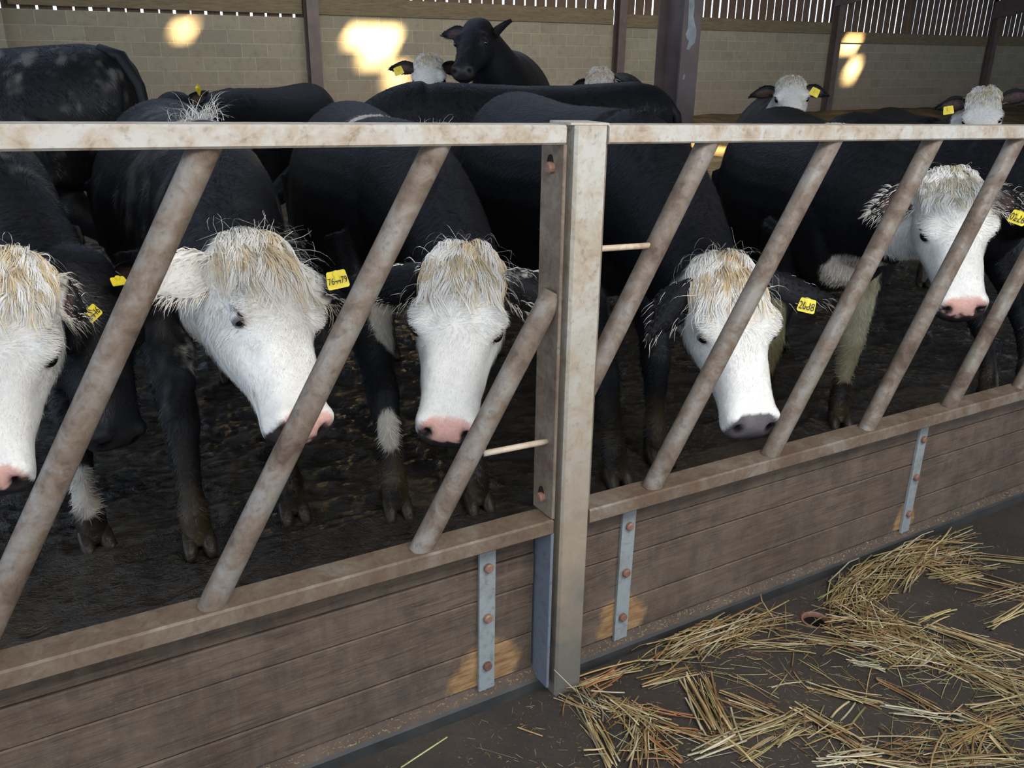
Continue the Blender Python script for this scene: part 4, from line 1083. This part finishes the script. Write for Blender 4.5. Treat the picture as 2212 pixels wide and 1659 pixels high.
# second row and the back of the yard
cow('tall black cow at the back, head up in front of the glowing wall', (3.58, 5.95), (-.52, -.85), 1.14, P_Hb, 1, white=False, muzzle='black', ears=((1, -.28, .0, .19), (-.55, -.85, .1, .19)), earn=((0, .3, 1), (.6, -.2, 1)), poll=.0)
cow('white-faced cow at the back, tucked beside the tall black cow, tag in dark ear', (3.20, 6.55), (-.48, -.88), .82, P_I, 1, ears=((1, -.22, .1, .2), (-1, -.2, -.2)), earn=((0, .3, 1), None), muzzle='pink', poll=.04, tags=[tg(861, 153, 5.72, '', 1.25, .1, .35)])
cow('long black cow standing broadside in the second row, straw on its back', (2.42, 4.72), (-.855, .518), 1.08, hp((-.75, .30, -.60), (-.6, .38, .70), (1.80, 5.12, 1.00)), 1, white=False, muzzle='black', poll=0, tail=[(1.53, 0, 1.2), (1.60, 0, 1.12), (1.64, 0, .9), (1.64, 0, .6)])
cow('black cow with a pale forehead, half hidden behind the nearest column', (4.60, 5.84), (-.60, -.80), 1.04, hp((-.42, -.46, -.80), (-.5, -.55, .67), (4.04, 5.42, 1.36)), 1, poll=.04, pollc=np.array([.6, .45, .3]), ears=((.8, .3, -.6), (-.8, .3, -.6)))
cow('white-faced cow right of the nearest column, dark ears out, yellow tag', (5.45, 5.02), (-.75, -.66), 1.03, P_Lb, 1, ears=((1, -.05, .0, .19), (-1, .12, .0, .17)), earn=((0, .3, 1), (0, .3, 1)), poll=.045, pollc=np.array([.55, .45, .28]), tags=[tg(1760, 199, 5.75, '', 1.25, -.1, -.4)])
cow('white-faced cow facing out by the far right wall, tag in its left-hand ear', (6.02, 4.02), (-.62, -.78), .98, P_M, 1, ears=((1, -.02, .05, .2), (-1, -.30, .1, .2)), earn=((0, .3, 1), (0, .3, 1)), poll=.05, pollc=np.array([.55, .46, .28]), tags=[tg(2049, 238, 5.18, '', 1.15, .1, .2)])
cow('black cow turned away at the far left, dusty rump and hanging tail', (-.42, 5.55), (-.86, .50), 1.10, hp((-.85, .45, -.40), (-.35, .2, .90), (-1.32, 6.05, 1.25)), 1, white=False, muzzle='black', poll=0, body_dust=.9,
    tail=[(1.44, -.03, 1.26), (1.54, -.05, 1.24), (1.62, -.09, 1.12), (1.66, -.12, .9), (1.66, -.12, .5)], patches=[((1.46, -.13, .45), (.08, .08, .13), WP * .5)])
cow('small black calf behind the shaggy white-faced cow, tag edge beside its ear', (1.62, 6.25), (-.75, -.66), .86, hp((-.55, -.6, -.58), (-.42, -.42, .80), (1.072, 5.80, 1.225)), 1, white=False, muzzle='black', poll=0, ears=((1, -.1, -.3), (-.35, -.92, .1)), tags=[tg(430, 193, 5.28, '', 1.2, 1.15, .9)])


# ------------------------------------------------------------------ straw on the passage floor
def straw_mesh(items):
    """items: list of (points, radius, colour); five-sided stalks"""
    V, Q, C = [], [], []; n = 0
    for pts, r, c in items:
        m = len(pts); t = np.gradient(pts, axis=0); t /= np.linalg.norm(t, axis=1)[:, None] + 1e-9
        a = np.cross(t, [0, 0, 1.]); a /= np.linalg.norm(a, axis=1)[:, None] + 1e-9; b = np.cross(a, t)
        w = np.arange(5) * 2 * math.pi / 5
        rr = np.full(m, r)
        P = pts[:, None] + rr[:, None, None] * (np.cos(w)[None, :, None] * a[:, None] + np.sin(w)[None, :, None] * b[:, None] * .7)
        V.append(P.reshape(-1, 3)); k = np.arange(5); i = np.arange(m - 1)[:, None] * 5 + n
        Q.append(np.stack([i + k, i + (k + 1) % 5, i + 5 + (k + 1) % 5, i + 5 + k], -1).reshape(-1, 4))
        for e in (0, m - 1): Q.append(np.array([[n + e * 5, n + e * 5 + 1, n + e * 5 + 2, n + e * 5 + 3], [n + e * 5, n + e * 5 + 3, n + e * 5 + 4, n + e * 5]])[:1])
        cc = np.tile([*c, .5], (m * 5, 1)); V_ = None; C.append(cc); n += m * 5
    return np.concatenate(V), np.concatenate(Q), np.concatenate(C)


GOLD = [np.array(c) for c in ((.36, .24, .095), (.43, .31, .145), (.27, .155, .06), (.47, .365, .20), (.21, .11, .045), (.33, .27, .11), (.50, .42, .27), (.30, .19, .08))]


def onF(px, py):
    r = ray(px, py); # meet the sloping floor
    k = -CAM_Z / (r[2] - SLOPE * r[0]); return CAM + r * k


def stalk(c, ang, L, r, z, bend=.1, tilt=0., m=5):
    t = np.linspace(-.5, .5, m); d = np.array([math.cos(ang), math.sin(ang)]); nrm = np.array([-d[1], d[0]])
    b = bend * L * (t ** 2 - .12) * rng.choice([-1, 1])
    if rng.random() < .18: b = b + bend * 3 * L * np.clip(t - .1, 0, 1) * rng.choice([-1, 1])
    xy = np.asarray(c)[:2] + np.outer(t * L, d) + np.outer(b, nrm)
    zz = z + np.maximum(0, tilt * (t + .5) * L)
    y_lim = 1.432 - r
    xy[:, 1] = np.where((xy[:, 1] > y_lim), y_lim - .2 * (xy[:, 1] - y_lim), xy[:, 1])
    return np.stack([xy[:, 0], xy[:, 1], SLOPE * xy[:, 0] + zz + r], 1)


def scatter(path, width, n, fol=.45, lmin=.05, lmax=.2, height=.03, fine=.35, avoid=None):
    pts = [onF(*p) for p in path]; seg = [np.linalg.norm(b - a) for a, b in zip(pts, pts[1:])]; tot = sum(seg); items = []
    for _ in range(n):
        u = rng.random() * tot; k = 0
        while k < len(seg) - 1 and u > seg[k]: u -= seg[k]; k += 1
        a, b = pts[k], pts[k + 1]; c = a + (b - a) * (u / seg[k]); ang0 = math.atan2(b[1] - a[1], b[0] - a[0])
        wv = width * (width and 1)
        off = rng.normal(0, wv * .5); c = c + off * np.array([-math.sin(ang0), math.cos(ang0), 0]) + rng.normal(0, .01, 3)
        if c[1] > 1.425: c[1] = 1.425 - rng.random() * .05
        if math.hypot(c[0] - HX, c[1] - HY) < .042 and rng.random() < .93: continue
        ang = ang0 + rng.normal(0, .55) if rng.random() < fol else rng.random() * math.pi
        isf = rng.random() < fine
        r = rng.uniform(.0005, .0010) if isf else rng.uniform(.0011, .0023); L = rng.uniform(lmin, lmax) * (1 if rng.random() < .8 else 1.4)
        if 1.432 - c[1] < L * .4: ang = rng.normal(0.0, .5)
        hgt = height * math.exp(-(off / max(wv, .01)) ** 2); z = rng.random() ** 1.5 * hgt
        col = GOLD[rng.integers(len(GOLD))] * rng.uniform(.65, 1.15)
        if isf and rng.random() < .35: col = np.array([.40, .40, .17]) * rng.uniform(.7, 1.1)
        items.append((stalk(c, ang, L, r, z, rng.uniform(0, .25), rng.normal(0, .06)), r, col))
    return items


def bundle(pa, pb, n, spread=.012, lf=(.55, 1.0), rr=(.0012, .0027), z=.012, tint=None, jit=.10):
    a, b = onF(*pa), onF(*pb); L0 = np.linalg.norm(b - a); ang = math.atan2(b[1] - a[1], b[0] - a[0]); nr = np.array([-math.sin(ang), math.cos(ang), 0]); it = []
    for _ in range(n):
        L = L0 * rng.uniform(*lf); c = a + (b - a) * (.5 + rng.uniform(-.5, .5) * (1 - L / L0) * 1.3) + nr * rng.normal(0, spread)
        if math.hypot(c[0] - HX, c[1] - HY) < .05: continue
        fine = rng.random() < .22; r = rng.uniform(.0004, .0009) if fine else rng.uniform(*rr)
        col = (GOLD[rng.integers(len(GOLD))] if tint is None else np.array(tint)) * rng.uniform(.6, 1.15)
        if fine and rng.random() < .4: col = np.array([.42, .42, .19]) * rng.uniform(.7, 1.1)
        it.append((stalk(c, ang + rng.normal(0, jit), L, r, rng.random() ** 1.6 * z, rng.uniform(0, .16), rng.normal(0, .05)), r, col))
    return it


ORANGE = (.34, .15, .06); PALE = (.50, .43, .29)


def heap(name, label, bundles, path=None, width=.06, n=0, **k):
    it = []
    for b_ in bundles: it += bundle(*b_[:3], **(b_[3] if len(b_) > 3 else {}))
    if path:
        it += scatter(path, width, n, **k)
    V, Q, C = straw_mesh(it); V[:, 2] = np.maximum(V[:, 2], SLOPE * V[:, 0] + .0003)
    o = mesh(name, V, Q, M_STRAW, True, (V[:, 0].mean(), V[:, 1].mean(), V[:, 2].min()), None, C)
    tag(o, label, 'straw', None, 'stuff'); return o


heap('straw_heap', 'heap of golden straw against the kerb right of the post, with stalks trailing forward',
     [((1425, 1420), (1700, 1330), 46, dict(spread=.028, lf=(.2, .75), z=.032, jit=.22)), ((1400, 1440), (1600, 1360), 26, dict(spread=.02, lf=(.25, .7), z=.03, jit=.3)), ((1500, 1456), (1566, 1602), 24, dict(spread=.012, lf=(.5, 1), z=.02)), ((1475, 1466), (1533, 1594), 8, dict(spread=.008, lf=(.6, 1))),
      ((1535, 1480), (1590, 1610), 8, dict(lf=(.5, .9))), ((1550, 1500), (1680, 1560), 12, dict(spread=.014)), ((1371, 1532), (1520, 1566), 4, dict(tint=ORANGE, lf=(.45, .95), spread=.006)), ((1390, 1572), (1520, 1582), 4, dict(tint=ORANGE, spread=.008)), ((1380, 1480), (1500, 1450), 12, dict(spread=.012)), ((1590, 1390), (1760, 1400), 10, dict(spread=.014))],
     [(1420, 1425), (1560, 1370), (1690, 1335)], .05, 70, lmax=.15, height=.035)
heap('straw_heap', 'tangled straw spilling forward from the foot of the post',
     [((1197, 1500), (1300, 1553), 5, dict(spread=.005)), ((1247, 1490), (1390, 1440), 12, dict(tint=None, spread=.012)), ((1270, 1500), (1350, 1460), 8, dict(tint=ORANGE, spread=.01)), ((1273, 1560), (1330, 1665), 14, dict(spread=.012)), ((1250, 1520), (1310, 1620), 9, dict(spread=.012)), ((1340, 1650), (1395, 1560), 9, dict(spread=.012)), ((1374, 1670), (1380, 1575), 8, dict(spread=.012, rr=(.0018, .0032))),
      ((1295, 1513), (1532, 1608), 10, dict(spread=.012, lf=(.4, .8))), ((1300, 1500), (1420, 1560), 10, dict(spread=.014)), ((1240, 1640), (1310, 1645), 3), ((1400, 1600), (1470, 1660), 8, dict(tint=ORANGE)), ((1260, 1480), (1310, 1560), 8, dict(tint=PALE, rr=(.0006, .0012)))],
     [(1235, 1500), (1300, 1500), (1370, 1550), (1420, 1640)], .05, 70, lmax=.13, height=.02)
heap('straw_heap', 'thick straw heap around the open pipe end',
     [((1675, 1372), (1900, 1412), 16, dict(spread=.012, lf=(.3, .7))), ((1787, 1300), (1778, 1372), 12, dict(spread=.012, lf=(.6, 1))), ((1800, 1330), (1840, 1250), 22, dict(spread=.022, jit=.25)), ((1830, 1340), (1900, 1260), 18, dict(spread=.02, jit=.25)), ((1790, 1370), (1960, 1400), 34, dict(spread=.03, lf=(.3, .75), jit=.35, z=.03)),
      ((1850, 1310), (1960, 1400), 34, dict(spread=.03, lf=(.3, .8), jit=.5, z=.03)), ((1900, 1380), (2030, 1420), 30, dict(spread=.028, jit=.5, z=.02)), ((1976, 1346), (2050, 1316), 6, dict(tint=(.5, .38, .17), rr=(.002, .0034))), ((1960, 1440), (2020, 1400), 12, dict(tint=PALE)), ((1885, 1400), (1945, 1440), 14, dict(jit=.5)), ((1830, 1430), (1910, 1445), 12, dict(tint=PALE, spread=.01))],
     [(1790, 1370), (1880, 1340), (2010, 1400)], .08, 110, lmax=.17, height=.03)
heap('straw_heap', 'ridge of straw along the kerb towards the right edge',
     [((1788, 1312), (1885, 1222), 30, dict(spread=.014, lf=(.3, .8), z=.03)), ((1870, 1232), (2090, 1160), 44, dict(spread=.022, lf=(.25, .6), z=.03, jit=.2)), ((1930, 1225), (2110, 1190), 26, dict(spread=.02, lf=(.3, .7))), ((1950, 1200), (2080, 1262), 16, dict(lf=(.4, .9))), ((2000, 1240), (2180, 1225), 16, dict(lf=(.4, .8))), ((2030, 1260), (2120, 1240), 16), ((1940, 1280), (2000, 1215), 16), ((1890, 1300), (1940, 1230), 14)],
     [(1830, 1280), (1930, 1220), (2090, 1200)], .05, 110, lmax=.18, height=.03)
heap('straw_swath', 'swath of straw from the pipe heap out to the right edge',
     [((2000, 1354), (2230, 1430), 22, dict(spread=.014)), ((2016, 1405), (2230, 1516), 18, dict(spread=.014)), ((1893, 1469), (2045, 1543), 9, dict(spread=.007)), ((2127, 1358), (2225, 1308), 9, dict(rr=(.002, .0034), tint=(.5, .38, .18))), ((2040, 1240), (2230, 1290), 14, dict(spread=.03)), ((2100, 1200), (2230, 1210), 8, dict(spread=.015)), ((2080, 1440), (2230, 1470), 10), ((2100, 1310), (2230, 1275), 8, dict(spread=.02))],
     [(1900, 1400), (2060, 1430), (2230, 1490)], .10, 120, lmax=.2, height=.01, fine=.6)
heap('straw_swath', 'long pale straws curving along the bottom of the floor',
     [((1516, 1616), (1742, 1553), 18, dict(spread=.007, lf=(.5, 1), tint=None)), ((1490, 1640), (1600, 1595), 5, dict(tint=PALE, rr=(.002, .003))), ((1720, 1530), (1862, 1624), 15, dict(spread=.009)), ((1757, 1648), (1905, 1632), 10, dict(tint=PALE, spread=.008)), ((1738, 1483), (1905, 1530), 12, dict(spread=.01)), ((1560, 1600), (1650, 1660), 8), ((1600, 1650), (1680, 1600), 8), ((1810, 1565), (1850, 1520), 3, dict(rr=(.002, .003))), ((1860, 1640), (1980, 1660), 14, dict(spread=.012)), ((1680, 1620), (1740, 1570), 6)],
     [(1520, 1600), (1720, 1560), (1880, 1640)], .05, 60, lmax=.16, height=.01, fine=.6)
heap('straw_swath', 'loose straw filling the lower right corner of the floor',
     [((2096, 1538), (2230, 1502), 14, dict(spread=.012)), ((2032, 1610), (2230, 1562), 16, dict(spread=.012)), ((1980, 1655), (2230, 1640), 16, dict(spread=.014)), ((2060, 1545), (2150, 1580), 10), ((2130, 1580), (2200, 1650), 10), ((1900, 1530), (2080, 1560), 10, dict(tint=PALE))],
     [(1960, 1640), (2080, 1580), (2230, 1540)], .09, 110, lmax=.2, height=.01, fine=.55)
heap('straw_scatter', 'sparse thin straws lying between the straw swaths', [], [(1500, 1470), (1700, 1470), (1900, 1520), (2100, 1400)], .22, 130, lmin=.03, lmax=.13, height=.004, fine=.75, fol=.3)
# chaff and broken bits
items = []
for _ in range(1500):
    px = rng.uniform(1000, 2260); py = rng.uniform(1180, 1700); c = onF(px, py)
    if c[1] > 1.42: continue
    items.append((stalk(c, rng.random() * 3.14, rng.uniform(.006, .025), rng.uniform(.0003, .0007), 0, .1, 0, 3), .0005, GOLD[rng.integers(len(GOLD))] * rng.uniform(.7, 1.2)))
for _ in range(500):        # on the kerb ledge
    x = rng.uniform(.2, 4); y = rng.uniform(1.447, 1.462); z = .036 + (y - 1.446) * .9 + SLOPE * x
    L = rng.uniform(.004, .014); a_ = rng.random() * 3.14; d = np.array([math.cos(a_), math.sin(a_) * .4, math.sin(a_) * .36]) * L
    items.append((np.array([[x, y, z], [x, y, z] + d * .5, [x, y, z] + d]) + [0, 0, .001], .0005, GOLD[rng.integers(len(GOLD))] * 1.1))
V, Q, C = straw_mesh(items); o = mesh('chaff', V, Q, M_STRAW, True, (1.8, 1.2, V[:, 2].min()), None, C); tag(o, 'tiny bits of chaff strewn over the passage floor and kerb', 'straw', None, 'stuff')
# single stalks lying apart
for nm, lab, pa, pb, r, c in (('straw_stalk', 'pale green stalk lying alone at the bottom, left of the post', (866, 1660), (966, 1594), .0021, (.50, .52, .22)),
                              ('straw_stalk', 'short brown straw lying alone left of the straw heaps', (1118, 1573), (1172, 1592), .0022, (.36, .22, .1)),
                              ('straw_stalk', 'thin grey twig on the floor below the kerb, beside the green stalk', (1032, 1616), (1115, 1640), .0010, (.12, .10, .08)),
                              ('straw_stalk', 'pale straw poking up against the foot of the post', (1197, 1448), (1250, 1500), .0014, (.62, .53, .36))):
    a, b = onF(*pa), onF(*pb)
    if nm and 'poking' in lab: a = onY(*pa, 1.392); b = onF(*pb)
    P = np.array([a + (b - a) * k for k in (0, .33, .66, 1)]); P[:, 2] += r + .0006
    V, Q, C = straw_mesh([(P, r, np.array(c))]); o = mesh(nm, V, Q, M_STRAW, True, tuple(P.mean(0)), None, C); tag(o, lab, 'straw')

for _o in list(bpy.data.objects):
    if '_w' in _o: del _o['_w']
